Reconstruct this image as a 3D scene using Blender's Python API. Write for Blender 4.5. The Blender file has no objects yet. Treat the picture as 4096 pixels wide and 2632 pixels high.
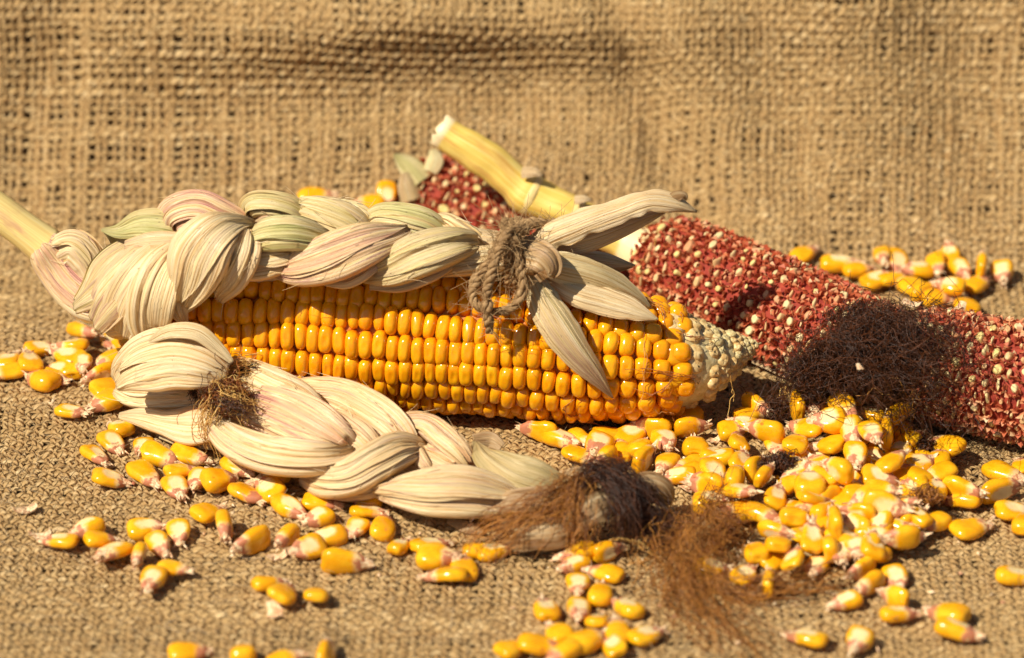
import bpy, math, random
import numpy as np
from mathutils import Matrix, Vector

random.seed(7)
rng = np.random.default_rng(7)
CM = 0.01
scene = bpy.context.scene
col = scene.collection

# ------------------------------------------------------------------ camera, light, exposure
PITCH = math.radians(28.0)
CAM = np.array([0.0, -120.0, 66.6])           # centimetres
FOCAL = 150.0
FPX = FOCAL / 36.0 * 4096.0
FWD = np.array([0, math.cos(PITCH), -math.sin(PITCH)])
UPV = np.array([0, math.sin(PITCH), math.cos(PITCH)])
TOCAM = -FWD

cam_d = bpy.data.cameras.new('camera')
cam = bpy.data.objects.new('camera', cam_d)
col.objects.link(cam)
cam.location = CAM * CM
cam.rotation_euler = (math.pi / 2 - PITCH, 0, 0)
cam_d.lens = FOCAL
cam_d.sensor_width = 36.0
cam_d.clip_start = 0.01
cam_d.clip_end = 50.0
cam_d.dof.use_dof = True
cam_d.dof.focus_distance = 1.345
cam_d.dof.aperture_fstop = 8.5
scene.camera = cam

SUN_EL = math.radians(49.0)
SUN_AZ = math.radians(-128.0)                 # clockwise from +Y: behind the camera, to its left
sdir = np.array([math.sin(SUN_AZ) * math.cos(SUN_EL), math.cos(SUN_AZ) * math.cos(SUN_EL), math.sin(SUN_EL)])
world = bpy.data.worlds.new('World')
scene.world = world
world.use_nodes = True
wn = world.node_tree.nodes
sky = wn.new('ShaderNodeTexSky')
sky.sky_type = 'NISHITA'
sky.sun_disc = False
sky.sun_elevation = SUN_EL
sky.sun_rotation = SUN_AZ
sky.dust_density = 1.6
sky.ozone_density = 0.6
world.node_tree.links.new(sky.outputs[0], wn['Background'].inputs[0])
wn['Background'].inputs[1].default_value = 0.05
sun_d = bpy.data.lights.new('sun', 'SUN')
sun_d.energy = 5.0
sun_d.angle = math.radians(0.5)
sun_d.color = (1.0, 0.925, 0.79)
sun = bpy.data.objects.new('sun', sun_d)
col.objects.link(sun)
sun.rotation_euler = Vector(sdir).to_track_quat('Z', 'Y').to_euler()
sun.location = Vector(sdir * 2)

scene.view_settings.view_transform = 'Standard'
scene.view_settings.look = 'None'
scene.view_settings.exposure = 0.22
scene.view_settings.gamma = 1.0
scene.view_settings.use_curve_mapping = False
scene.cycles.use_denoising = True
scene.cycles.max_bounces = 8
scene.cycles.transparent_max_bounces = 8


# ------------------------------------------------------------------ helpers
def ray(px, py):
    return FWD + np.array([1, 0, 0]) * (px - 2048) / FPX + UPV * (1316 - py) / FPX


def pz(px, py, z=0.0):
    d = ray(px, py)
    return CAM + d * ((z - CAM[2]) / d[2])


def py_(px, py, Y=0.0):
    d = ray(px, py)
    return CAM + d * ((Y - CAM[1]) / d[1])


def nrm(v):
    v = np.asarray(v, float)
    return v / np.maximum(np.linalg.norm(v, axis=-1, keepdims=True), 1e-9)


def spline(P, n):
    """Catmull-Rom through rows of P (any columns), n samples evenly spread by chord length of first 3 columns."""
    P = np.asarray(P, float)
    d = np.linalg.norm(np.diff(P[:, :3], axis=0), axis=1)
    t = np.concatenate([[0], np.cumsum(np.maximum(d, 1e-6))])
    m = np.zeros_like(P)
    m[1:-1] = (P[2:] - P[:-2]) / (t[2:] - t[:-2])[:, None]
    m[0] = (P[1] - P[0]) / (t[1] - t[0])
    m[-1] = (P[-1] - P[-2]) / (t[-1] - t[-2])
    s = np.linspace(0, t[-1], n)
    i = np.clip(np.searchsorted(t, s, side='right') - 1, 0, len(t) - 2)
    h = (t[i + 1] - t[i])[:, None]
    u = ((s - t[i]) / h[:, 0])[:, None]
    return ((2 * u**3 - 3 * u**2 + 1) * P[i] + (u**3 - 2 * u**2 + u) * h * m[i]
            + (-2 * u**3 + 3 * u**2) * P[i + 1] + (u**3 - u**2) * h * m[i + 1])


def smooth_noise(n, scale, seed=None):
    """1-D smooth noise of n samples, feature length `scale` samples."""
    r = np.random.default_rng(seed) if seed is not None else rng
    k = max(4, int(n / scale) + 3)
    c = r.normal(size=k)
    x = np.linspace(0, k - 1.001, n)
    i = x.astype(int)
    f = x - i
    f = f * f * (3 - 2 * f)
    return c[i] * (1 - f) + c[i + 1 if np.isscalar(i) else np.minimum(i + 1, k - 1)] * f


def vnoise2(x, y, seed=0):
    """value noise of two arrays"""
    def h(i, j):
        s = np.sin(i * 127.1 + j * 311.7 + seed * 74.7) * 43758.5453
        return s - np.floor(s)
    xi, yi = np.floor(x), np.floor(y)
    fx, fy = x - xi, y - yi
    fx = fx * fx * (3 - 2 * fx)
    fy = fy * fy * (3 - 2 * fy)
    return ((h(xi, yi) * (1 - fx) + h(xi + 1, yi) * fx) * (1 - fy)
            + (h(xi, yi + 1) * (1 - fx) + h(xi + 1, yi + 1) * fx) * fy) * 2 - 1


def make_mesh(name, V, F, mat, attrs=None, smooth=True):
    """V in centimetres; F an (n,k) array or list of faces; attrs: name -> (n,3) point vectors"""
    me = bpy.data.meshes.new(name)
    V = np.asarray(V, np.float32) * CM
    if isinstance(F, np.ndarray):
        k = F.shape[1]
        me.vertices.add(len(V))
        me.vertices.foreach_set('co', V.ravel())
        me.loops.add(F.size)
        me.loops.foreach_set('vertex_index', F.astype(np.int32).ravel())
        me.polygons.add(len(F))
        me.polygons.foreach_set('loop_start', np.arange(0, F.size, k, dtype=np.int32))
        me.update(calc_edges=True)
    else:
        me.from_pydata([tuple(v) for v in V.tolist()], [], F)
        me.update()
    if smooth:
        me.polygons.foreach_set('use_smooth', np.ones(len(me.polygons), bool))
    for an, av in (attrs or {}).items():
        a = me.attributes.new(an, 'FLOAT_VECTOR', 'POINT')
        a.data.foreach_set('vector', np.asarray(av, np.float32).ravel())
    if mat:
        me.materials.append(mat)
    return me


def link(name, me, parent=None, label=None, cat=None, group=None, kind=None):
    o = bpy.data.objects.new(name, me)
    col.objects.link(o)
    if parent is not None:
        o.parent = parent
    tag(o, label, cat, group, kind)
    return o


def tag(o, label=None, cat=None, group=None, kind=None):
    if label: o['label'] = label
    if cat: o['category'] = cat
    if group: o['group'] = group
    if kind: o['kind'] = kind
    return o


def empty(name, loc, label, cat, group=None):
    o = bpy.data.objects.new(name, None)
    o.empty_display_size = 0.01
    o.location = np.asarray(loc, float) * CM
    col.objects.link(o)
    return tag(o, label, cat, group)


def part(name, V, F, mat, parent, attrs=None, smooth=True, kind=None, label=None):
    """mesh given in world centimetres, parented to an Empty that may stand off the origin"""
    off = np.array(parent.location) / CM if parent is not None else 0
    if parent is not None and parent.parent is not None:
        off = off + np.array(parent.parent.location) / CM
    return link(name, make_mesh(name, np.asarray(V) - off, F, mat, attrs, smooth), parent, label=label, kind=kind)


def tubes(P, r, sides=4, cap=False, seed=0):
    """P (N,K,3) polylines -> verts, quads, attr(u along cm, v around, per-strand random)"""
    P = np.asarray(P, float)
    N, K, _ = P.shape
    T = nrm(np.gradient(P, axis=1))
    rr = np.random.default_rng(seed)
    ref = nrm(rr.normal(size=(N, 1, 3)))
    A = nrm(np.cross(T, ref))
    B = np.cross(T, A)
    r = np.broadcast_to(np.asarray(r, float), (N, K)) if np.ndim(r) else np.full((N, K), float(r))
    a = np.arange(sides) / sides * 2 * math.pi
    V = P[:, :, None, :] + r[:, :, None, None] * (A[:, :, None, :] * np.cos(a)[None, None, :, None] + B[:, :, None, :] * np.sin(a)[None, None, :, None])
    n, k, s = np.meshgrid(np.arange(N), np.arange(K - 1), np.arange(sides), indexing='ij')
    b = (n * K + k) * sides
    s2 = (s + 1) % sides
    F = np.stack([b + s, b + s2, b + sides + s2, b + sides + s], -1).reshape(-1, 4)
    L = np.concatenate([np.zeros((N, 1)), np.cumsum(np.linalg.norm(np.diff(P, axis=1), axis=2), axis=1)], 1)
    at = np.zeros((N, K, sides, 3))
    at[..., 0] = L[:, :, None]
    at[..., 1] = a[None, None, :] / (2 * math.pi)
    at[..., 2] = rr.random(N)[:, None, None]
    return V.reshape(-1, 3), F, at.reshape(-1, 3)


def lathe(P, R, sides=24, ref=(0, 0, 1), wob=None, capends=True):
    """solid of revolution round a 3-D polyline P (K,3) with radii R (K,)"""
    P = np.asarray(P, float)
    K = len(P)
    T = nrm(np.gradient(P, axis=0))
    A = nrm(np.cross(T, np.broadcast_to(np.asarray(ref, float), T.shape)))
    B = np.cross(T, A)
    a = np.arange(sides) / sides * 2 * math.pi
    rad = np.asarray(R, float)[:, None] * np.ones((1, sides))
    if wob is not None:
        rad = rad * (1 + wob(np.arange(K)[:, None], a[None, :]))
    V = P[:, None, :] + rad[:, :, None] * (A[:, None, :] * np.cos(a)[None, :, None] + B[:, None, :] * np.sin(a)[None, :, None])
    k, s = np.meshgrid(np.arange(K - 1), np.arange(sides), indexing='ij')
    b = k * sides
    s2 = (s + 1) % sides
    F = np.stack([b + s, b + s2, b + sides + s2, b + sides + s], -1).reshape(-1, 4)
    L = np.concatenate([[0], np.cumsum(np.linalg.norm(np.diff(P, axis=0), axis=1))])
    at = np.zeros((K, sides, 3))
    at[..., 0] = L[:, None]
    at[..., 1] = np.sin(a)[None, :] * 1.0
    at[..., 2] = 0.37
    V = V.reshape(-1, 3)
    F = F.tolist()
    if capends:
        F.append(list(range(sides))[::-1])
        F.append([(K - 1) * sides + i for i in range(sides)])
    return V, F, at.reshape(-1, 3)


# ------------------------------------------------------------------ materials
def new_mat(name):
    m = bpy.data.materials.new(name)
    m.use_nodes = True
    nt = m.node_tree
    return m, nt, nt.nodes, nt.links, nt.nodes['Principled BSDF']


class NB:
    """little node builder"""
    def __init__(self, name):
        self.m, self.nt, self.n, self.l, self.p = new_mat(name)

    def node(self, typ, **kw):
        nd = self.n.new(typ)
        for k, v in kw.items():
            setattr(nd, k, v)
        return nd

    def put(self, sock, v):
        if hasattr(v, 'is_output') or isinstance(v, bpy.types.NodeSocket):
            self.l.new(v, sock)
        else:
            sock.default_value = v

    def attr(self, name, what='Vector'):
        return self.node('ShaderNodeAttribute', attribute_name=name).outputs[what]

    def sep(self, v):
        s = self.node('ShaderNodeSeparateXYZ')
        self.put(s.inputs[0], v)
        return s.outputs

    def comb(self, x, y, z):
        s = self.node('ShaderNodeCombineXYZ')
        for i, v in enumerate((x, y, z)):
            self.put(s.inputs[i], v)
        return s.outputs[0]

    def math(self, op, a, b=0.0, c=None, clamp=False):
        s = self.node('ShaderNodeMath', operation=op, use_clamp=clamp)
        self.put(s.inputs[0], a)
        self.put(s.inputs[1], b)
        if c is not None:
            self.put(s.inputs[2], c)
        return s.outputs[0]

    def noise(self, vec, scale=1.0, detail=3.0, rough=0.55, w=None, col=False):
        s = self.node('ShaderNodeTexNoise')
        if w is not None:
            s.noise_dimensions = '4D'
            self.put(s.inputs['W'], w)
        if vec is not None:
            self.put(s.inputs['Vector'], vec)
        s.inputs['Scale'].default_value = scale
        s.inputs['Detail'].default_value = detail
        s.inputs['Roughness'].default_value = rough
        return s.outputs['Color' if col else 'Fac']

    def ramp(self, fac, stops):
        s = self.node('ShaderNodeValToRGB')
        e = s.color_ramp.elements
        while len(e) < len(stops):
            e.new(0.5)
        for el, (p, c) in zip(e, stops):
            el.position = p
            el.color = (c[0], c[1], c[2], 1) if not np.isscalar(c) else (c, c, c, 1)
        self.put(s.inputs[0], fac)
        return s.outputs[0]

    def mix(self, fac, a, b, typ='MIX'):
        s = self.node('ShaderNodeMix', data_type='RGBA', blend_type=typ)
        self.put(s.inputs[0], fac)
        for sock, v in ((s.inputs[6], a), (s.inputs[7], b)):
            if isinstance(v, tuple):
                v = (v[0], v[1], v[2], 1)
            self.put(sock, v)
        return s.outputs[2]

    def bump(self, h, strength=0.3, dist=0.0005):
        s = self.node('ShaderNodeBump')
        s.inputs['Strength'].default_value = strength
        s.inputs['Distance'].default_value = dist
        self.put(s.inputs['Height'], h)
        self.l.new(s.outputs[0], self.p.inputs['Normal'])
        return s.outputs[0]

    def translucent(self, color, amount, normal=None):
        t = self.node('ShaderNodeBsdfTranslucent')
        self.put(t.inputs[0], color)
        if normal is not None:
            self.l.new(normal, t.inputs['Normal'])
        x = self.node('ShaderNodeMixShader')
        x.inputs[0].default_value = amount
        self.l.new(self.p.outputs[0], x.inputs[1])
        self.l.new(t.outputs[0], x.inputs[2])
        self.l.new(x.outputs[0], self.n['Material Output'].inputs[0])


def mat_thread():
    b = NB('jute_thread')
    f = b.attr('fuv')
    u, v, s = b.sep(f)
    big = b.noise(b.node('ShaderNodeTexCoord').outputs['Object'], 9.0, 3)
    st = b.noise(b.comb(b.math('MULTIPLY', u, 1.6), b.math('MULTIPLY', v, 2.0), b.math('MULTIPLY', s, 60.0)), 1.0, 4, 0.65)
    c = b.ramp(st, [(0.28, (0.25, 0.13, 0.042)), (0.5, (0.50, 0.32, 0.13)), (0.72, (0.74, 0.55, 0.29))])
    c = b.mix(b.math('MULTIPLY', s, 0.6), c, (0.36, 0.20, 0.072))
    c = b.mix(b.ramp(big, [(0.35, 0.0), (0.7, 0.4)]), c, (0.52, 0.34, 0.14))
    b.put(b.p.inputs['Base Color'], c)
    b.p.inputs['Roughness'].default_value = 0.6
    b.p.inputs['Specular IOR Level'].default_value = 0.3
    tw = b.math('SINE', b.math('ADD', b.math('MULTIPLY', u, 26.0), b.math('MULTIPLY', v, 12.0)))
    h = b.math('ADD', b.math('MULTIPLY', tw, 0.5), b.math('MULTIPLY', b.noise(b.comb(b.math('MULTIPLY', u, 9.0), b.math('MULTIPLY', v, 9.0), s), 1.0, 2), 1.2))
    b.bump(h, 0.9, 0.0007)
    return b.m


def mat_simple(name, c1, c2, scale=200.0, rough=0.6, bump=0.0, detail=3.0, spec=0.5):
    b = NB(name)
    n = b.noise(b.node('ShaderNodeTexCoord').outputs['Object'], scale, detail)
    b.put(b.p.inputs['Base Color'], b.ramp(n, [(0.3, c1), (0.7, c2)]))
    b.p.inputs['Roughness'].default_value = rough
    b.p.inputs['Specular IOR Level'].default_value = spec
    if bump:
        b.bump(n, bump, 0.0006)
    return b.m


def mat_husk():
    b = NB('dry_husk')
    u, v, s = b.sep(b.attr('fuv'))
    pk, gr, br = b.sep(b.attr('tone'))
    so = b.math('MULTIPLY', s, 40.0)
    fine = b.noise(b.comb(b.math('MULTIPLY', u, 0.30), b.math('MULTIPLY', v, 13.0), so), 1.0, 5, 0.72)
    mid = b.noise(b.comb(b.math('MULTIPLY', u, 0.22), b.math('MULTIPLY', v, 5.0), b.math('ADD', so, 7.0)), 1.0, 3, 0.6)
    blot = b.noise(b.comb(b.math('MULTIPLY', u, 0.5), b.math('MULTIPLY', v, 2.2), b.math('ADD', so, 3.0)), 1.0, 3, 0.6)
    c = b.ramp(fine, [(0.33, (0.52, 0.27, 0.075)), (0.42, (0.80, 0.54, 0.24)), (0.50, (0.91, 0.69, 0.37)), (0.64, (0.96, 0.83, 0.55))])
    c = b.mix(b.ramp(mid, [(0.4, 0.0), (0.72, 0.35)]), c, (0.88, 0.60, 0.33))
    pink = b.math('MULTIPLY', pk, b.ramp(mid, [(0.40, 0.0), (0.62, 1.0)]))
    pink2 = b.math('MULTIPLY', b.math('MULTIPLY', pk, 1.5, clamp=True), b.ramp(fine, [(0.50, 0.0), (0.58, 1.0)]))
    c = b.mix(b.math('MULTIPLY', pink, 0.7), c, (0.66, 0.30, 0.20))
    c = b.mix(b.math('MULTIPLY', b.math('MULTIPLY', pink2, b.ramp(blot, [(0.40, 0.0), (0.54, 1.0)])), 0.8), c, (0.42, 0.10, 0.13))
    green = b.math('MULTIPLY', gr, b.ramp(blot, [(0.25, 0.35), (0.6, 1.0)]))
    c = b.mix(b.math('MULTIPLY', green, 0.85), c, b.mix(fine, (0.32, 0.36, 0.08), (0.64, 0.60, 0.24)))
    brown = b.math('MULTIPLY', br, b.ramp(blot, [(0.3, 0.35), (0.55, 1.0)]))
    c = b.mix(brown, c, b.mix(fine, (0.13, 0.05, 0.012), (0.40, 0.20, 0.06)))
    vein = b.math('SINE', b.math('ADD', b.math('MULTIPLY', v, 58.0), b.math('MULTIPLY', mid, 9.0)))
    vein = b.math('MULTIPLY', b.ramp(vein, [(0.0, 0.0), (0.9, 1.0)]), b.ramp(blot, [(0.3, 0.45), (0.7, 1.0)]))
    c = b.mix(b.math('MULTIPLY', vein, 0.26), c, b.mix(0.62, c, (0.30, 0.14, 0.04)))
    spots = b.noise(b.comb(b.math('MULTIPLY', u, 7.0), b.math('MULTIPLY', v, 9.0), so), 1.0, 1, 0.5)
    c = b.mix(b.math('MULTIPLY', b.ramp(spots, [(0.74, 0.0), (0.78, 1.0)]), 0.55), c, (0.17, 0.09, 0.05))
    b.put(b.p.inputs['Base Color'], c)
    b.put(b.p.inputs['Roughness'], b.ramp(mid, [(0.3, 0.28), (0.7, 0.5)]))
    b.p.inputs['Specular IOR Level'].default_value = 0.45
    nn = b.bump(b.math('SUBTRACT', fine, b.math('MULTIPLY', vein, 0.22)), 0.9, 0.0007)
    b.translucent(c, 0.06, nn)
    return b.m


def mat_ear_kernel():
    b = NB('glossy_kernel')
    oi = b.node('ShaderNodeObjectInfo').outputs['Random']
    loc = b.attr('fuv')
    n = b.noise(loc, 1.6, 3, 0.6, w=b.math('MULTIPLY', oi, 90.0))
    x, y, z = b.sep(loc)
    c = b.ramp(n, [(0.30, (0.74, 0.25, 0.003)), (0.50, (0.86, 0.355, 0.004)), (0.72, (0.92, 0.48, 0.010))])
    c = b.mix(b.ramp(oi, [(0.0, 0.0), (1.0, 0.45)]), c, (0.80, 0.31, 0.004))
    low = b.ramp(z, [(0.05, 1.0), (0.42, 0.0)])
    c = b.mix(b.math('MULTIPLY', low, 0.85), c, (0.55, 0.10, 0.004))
    streak = b.noise(b.comb(b.math('MULTIPLY', x, 6.0), b.math('MULTIPLY', y, 2.0), z), 2.0, 2, 0.5, w=b.math('MULTIPLY', oi, 50.0))
    c = b.mix(b.math('MULTIPLY', b.ramp(streak, [(0.66, 0.0), (0.74, 1.0)]), 0.45), c, (0.5, 0.13, 0.01))
    b.put(b.p.inputs['Base Color'], c)
    b.put(b.p.inputs['Roughness'], b.math('ADD', 0.08, b.math('MULTIPLY', n, 0.14)))
    b.p.inputs['Specular IOR Level'].default_value = 0.5
    b.p.inputs['Subsurface Weight'].default_value = 0.25
    b.p.inputs['Subsurface Radius'].default_value = (1.0, 0.45, 0.05)
    b.p.inputs['Subsurface Scale'].default_value = 0.0025
    b.bump(b.noise(loc, 2.5, 2), 0.12, 0.0006)
    return b.m


def mat_loose_kernel():
    b = NB('loose_kernel')
    oi = b.node('ShaderNodeObjectInfo').outputs['Random']
    w = b.math('MULTIPLY', oi, 77.0)
    loc = b.attr('fuv')
    germ, tip, crown = b.sep(b.attr('zone'))
    n = b.noise(loc, 2.2, 3, 0.6, w=w)
    c = b.ramp(n, [(0.3, (0.74, 0.29, 0.004)), (0.52, (0.86, 0.41, 0.006)), (0.75, (0.89, 0.54, 0.025))])
    c = b.mix(b.math('MULTIPLY', oi, 0.4), c, (0.80, 0.36, 0.006))
    g = b.math('ADD', germ, b.math('MULTIPLY', b.math('SUBTRACT', n, 0.5), 0.7))
    c = b.mix(b.ramp(g, [(0.30, 0.0), (0.62, 0.95)]), c, b.mix(n, (0.84, 0.60, 0.20), (0.88, 0.77, 0.50)))
    t = b.math('ADD', tip, b.math('MULTIPLY', b.math('SUBTRACT', b.noise(loc, 4.0, 3, 0.6, w=w), 0.5), 1.1))
    pale = b.mix(b.noise(loc, 9.0, 2, 0.5, w=w), (0.82, 0.54, 0.22), (0.85, 0.68, 0.42))
    c = b.mix(b.math('MULTIPLY', b.ramp(t, [(0.25, 0.0), (0.70, 1.0)]), 0.8), c, pale)
    rd = b.noise(loc, 5.0, 3, 0.6, w=b.math('ADD', w, 5.0))
    red = b.math('MULTIPLY', b.ramp(b.math('ADD', b.math('ADD', t, b.math('MULTIPLY', oi, .3)), b.math('MULTIPLY', b.math('SUBTRACT', rd, 0.5), 2.2)), [(0.72, 0.0), (0.92, 1.0)]), 0.85)
    c = b.mix(red, c, b.mix(rd, (0.28, 0.035, 0.015), (0.62, 0.20, 0.10)))
    sp = b.noise(loc, 3.3, 2, 0.5, w=b.math('ADD', w, 9.0))
    c = b.mix(b.math('MULTIPLY', b.ramp(sp, [(0.70, 0.0), (0.75, 1.0)]), 0.7), c, (0.42, 0.09, 0.015))
    b.put(b.p.inputs['Base Color'], c)
    b.put(b.p.inputs['Roughness'], b.ramp(tip, [(0.0, 0.18), (0.8, 0.6)]))
    b.p.inputs['Subsurface Weight'].default_value = 0.22
    b.p.inputs['Subsurface Radius'].default_value = (1.0, 0.5, 0.08)
    b.p.inputs['Subsurface Scale'].default_value = 0.002
    b.bump(b.noise(loc, 3.0, 3, 0.6, w=w), 0.2, 0.0008)
    return b.m


def mat_tipcap():
    b = NB('kernel_tip_chaff')
    oi = b.node('ShaderNodeObjectInfo').outputs['Random']
    n = b.noise(b.attr('fuv'), 5.0, 3, 0.65, w=b.math('MULTIPLY', oi, 40.0))
    c = b.ramp(n, [(0.30, (0.42, 0.12, 0.06)), (0.42, (0.68, 0.38, 0.20)), (0.56, (0.82, 0.62, 0.36)), (0.75, (0.87, 0.78, 0.58))])
    b.put(b.p.inputs['Base Color'], c)
    b.p.inputs['Roughness'].default_value = 0.55
    b.bump(n, 0.5, 0.0006)
    return b.m


def mat_strand(name, dark, light, rough=0.45):
    b = NB(name)
    u, v, s = b.sep(b.attr('fuv'))
    c = b.ramp(s, [(0.0, dark), (0.75, tuple((np.array(dark) * 0.45 + np.array(light) * 0.55).tolist())), (1.0, light)])
    b.put(b.p.inputs['Base Color'], c)
    b.p.inputs['Roughness'].default_value = rough
    return b.m


def mat_glume(name, stops, rough=0.6, trans=0.15):
    b = NB(name)
    u, v, s = b.sep(b.attr('fuv'))
    n = b.noise(b.attr('fuv'), 2.0, 2, 0.5)
    c = b.ramp(b.math('ADD', b.math('MULTIPLY', s, 0.75), b.math('MULTIPLY', n, 0.25)), stops)
    b.put(b.p.inputs['Base Color'], c)
    b.p.inputs['Roughness'].default_value = rough
    b.translucent(c, trans)
    return b.m


def mat_stalk():
    b = NB('stalk_rind')
    u, v, s = b.sep(b.attr('fuv'))
    f = b.noise(b.comb(b.math('MULTIPLY', u, 0.3), b.math('MULTIPLY', v, 14.0), s), 1.0, 4, 0.6)
    bl = b.noise(b.comb(b.math('MULTIPLY', u, 0.6), b.math('MULTIPLY', v, 2.0), b.math('ADD', s, 4.0)), 1.0, 3, 0.6)
    c = b.ramp(f, [(0.3, (0.66, 0.40, 0.05)), (0.55, (0.82, 0.60, 0.14)), (0.75, (0.86, 0.70, 0.28))])
    pk, gr, br = b.sep(b.attr('tone'))
    c = b.mix(b.math('MULTIPLY', pk, b.ramp(bl, [(0.50, 0.0), (0.64, 0.9)])), c, (0.50, 0.17, 0.06))
    c = b.mix(gr, c, (0.88, 0.72, 0.44))
    b.put(b.p.inputs['Base Color'], c)
    b.p.inputs['Roughness'].default_value = 0.42
    b.bump(f, 0.3, 0.0006)
    return b.m


M = dict(
    thread=mat_thread(),
    holeshade=mat_simple('weave_hole_shade', (0.18, 0.105, 0.04), (0.27, 0.165, 0.07), 300, 0.9),  # brown painted in place of the shade inside the weave holes
    husk=mat_husk(),
    kernel=mat_ear_kernel(),
    loose=mat_loose_kernel(),
    tipcap=mat_tipcap(),
    cobcore=mat_simple('ear_core', (0.45, 0.12, 0.01), (0.60, 0.22, 0.02), 300, 0.6),
    palek=mat_simple('shrivelled_kernel', (0.58, 0.33, 0.10), (0.80, 0.62, 0.30), 260, 0.35, 0.5),
    paletip=mat_simple('pale_ear_tip', (0.52, 0.37, 0.13), (0.78, 0.66, 0.36), 420, 0.5, 0.6),
    twine=mat_strand('twine_fibre', (0.20, 0.105, 0.036), (0.62, 0.40, 0.18), 0.75),
    silkd=mat_strand('dark_silk', (0.009, 0.003, 0.001), (0.13, 0.036, 0.007)),
    silkb=mat_strand('brown_silk', (0.15, 0.040, 0.006), (0.66, 0.28, 0.05)),
    fray=mat_strand('frayed_husk', (0.60, 0.38, 0.16), (0.92, 0.76, 0.48), 0.5),
    silkm=mat_strand('chestnut_silk', (0.04, 0.010, 0.003), (0.36, 0.10, 0.014)),
    silky=mat_strand('pale_silk', (0.42, 0.18, 0.03), (0.80, 0.52, 0.16)),
    redcore=mat_simple('cob_core', (0.22, 0.018, 0.007), (0.38, 0.05, 0.02), 400, 0.8),
    redgl=mat_glume('red_glume', [(0.0, (0.24, 0.022, 0.008)), (0.32, (0.48, 0.080, 0.026)), (0.58, (0.60, 0.17, 0.065)), (0.80, (0.72, 0.36, 0.17)), (1.0, (0.82, 0.62, 0.34))]),
    orangegl=mat_glume('orange_glume', [(0.0, (0.36, 0.05, 0.02)), (0.40, (0.58, 0.15, 0.06)), (0.62, (0.74, 0.36, 0.16)), (0.85, (0.82, 0.58, 0.33)), (1.0, (0.85, 0.70, 0.44))]),
    palegl=mat_glume('pale_scale', [(0.0, (0.62, 0.20, 0.09)), (0.35, (0.78, 0.50, 0.22)), (0.75, (0.86, 0.68, 0.34)), (1.0, (0.86, 0.62, 0.14))], 0.5, 0.15),
    stalk=mat_stalk(),
)


# ------------------------------------------------------------------ the burlap
def cloth_profile():
    b = np.linspace(0, 95, 1901)
    ang = np.radians(68) * np.clip((b - 43.5) / 11.5, 0, 1)
    db = b[1] - b[0]
    Y = np.concatenate([[0], np.cumsum(np.cos(ang[:-1]) * db)]) - 36.0
    Z = np.concatenate([[0], np.cumsum(np.sin(ang[:-1]) * db)])
    return b, Y, Z, ang


_b, _Y, _Z, _A = cloth_profile()


def bumpf(x, c, w):
    return np.exp(-((x - c) / w) ** 2)


def cloth(a, b):
    """surface point and normal; a = x in cm, b = arc length in depth"""
    Y = np.interp(b, _b, _Y)
    Z = np.interp(b, _b, _Z)
    an = np.interp(b, _b, _A)
    n = np.stack([np.zeros_like(an), -np.sin(an), np.cos(an)], -1)
    wall = np.clip((b - 46) / 6, 0, 1)
    h = 0.16 * vnoise2(a / 6.0 + 3, b / 5.0, 1) + 0.05 * vnoise2(a / 2.2, b / 2.2, 2)
    quiet = 1 - 0.8 * np.exp(-(((a - 0) / 16) ** 2 + ((b - 35) / 7) ** 2))
    h = h * quiet
    # the horizontal fold on the back: a bulge with a hollow under it
    win = 1 / (1 + np.exp(-(a + 14.5) / 1.5)) * 1 / (1 + np.exp((a - 5.0) / 1.2))
    line = FOLD + 0.30 * np.sin(a / 3.0 + 2.0) + 0.05 * a * 0
    h = h + win * (1.0 * bumpf(b, line + 1.3, 1.35) - 0.5 * bumpf(b, line - 1.2, 1.3)) * (.7 + .3 / (1 + np.exp(-(a + 8) / 2)))
    # steep valleys running down the back
    v1 = a - (3.6 + (56 - b) * 0.30)
    h = h + np.clip((b - 45) / 6, 0, 1) * (-0.55 * bumpf(v1, 0, 0.9) + 0.5 * bumpf(v1, 2.4, 1.6))
    v2 = a - (-15.5 - (56 - b) * 0.25)
    h = h + np.clip((b - 45) / 6, 0, 1) * (-0.5 * bumpf(v2, 0, 1.3))
    v3 = a - (14.0 + (56 - b) * 0.05)
    h = h + wall * (0.5 * bumpf(v3, -2.0, 2.2) - 0.4 * bumpf(v3, 1.6, 1.6))
    h = h + wall * 0.3 * vnoise2(a / 5.0, b / 4.0, 5)
    P = np.stack([a, Y, Z], -1) + n * h[..., None]
    return P, n


FOLD = 53.6
PITCHA, PITCHB = 0.265, 0.295           # warp and weft spacing
A0, A1, B0, B1 = -24.0, 24.0, 14.0, 66.0


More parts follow.
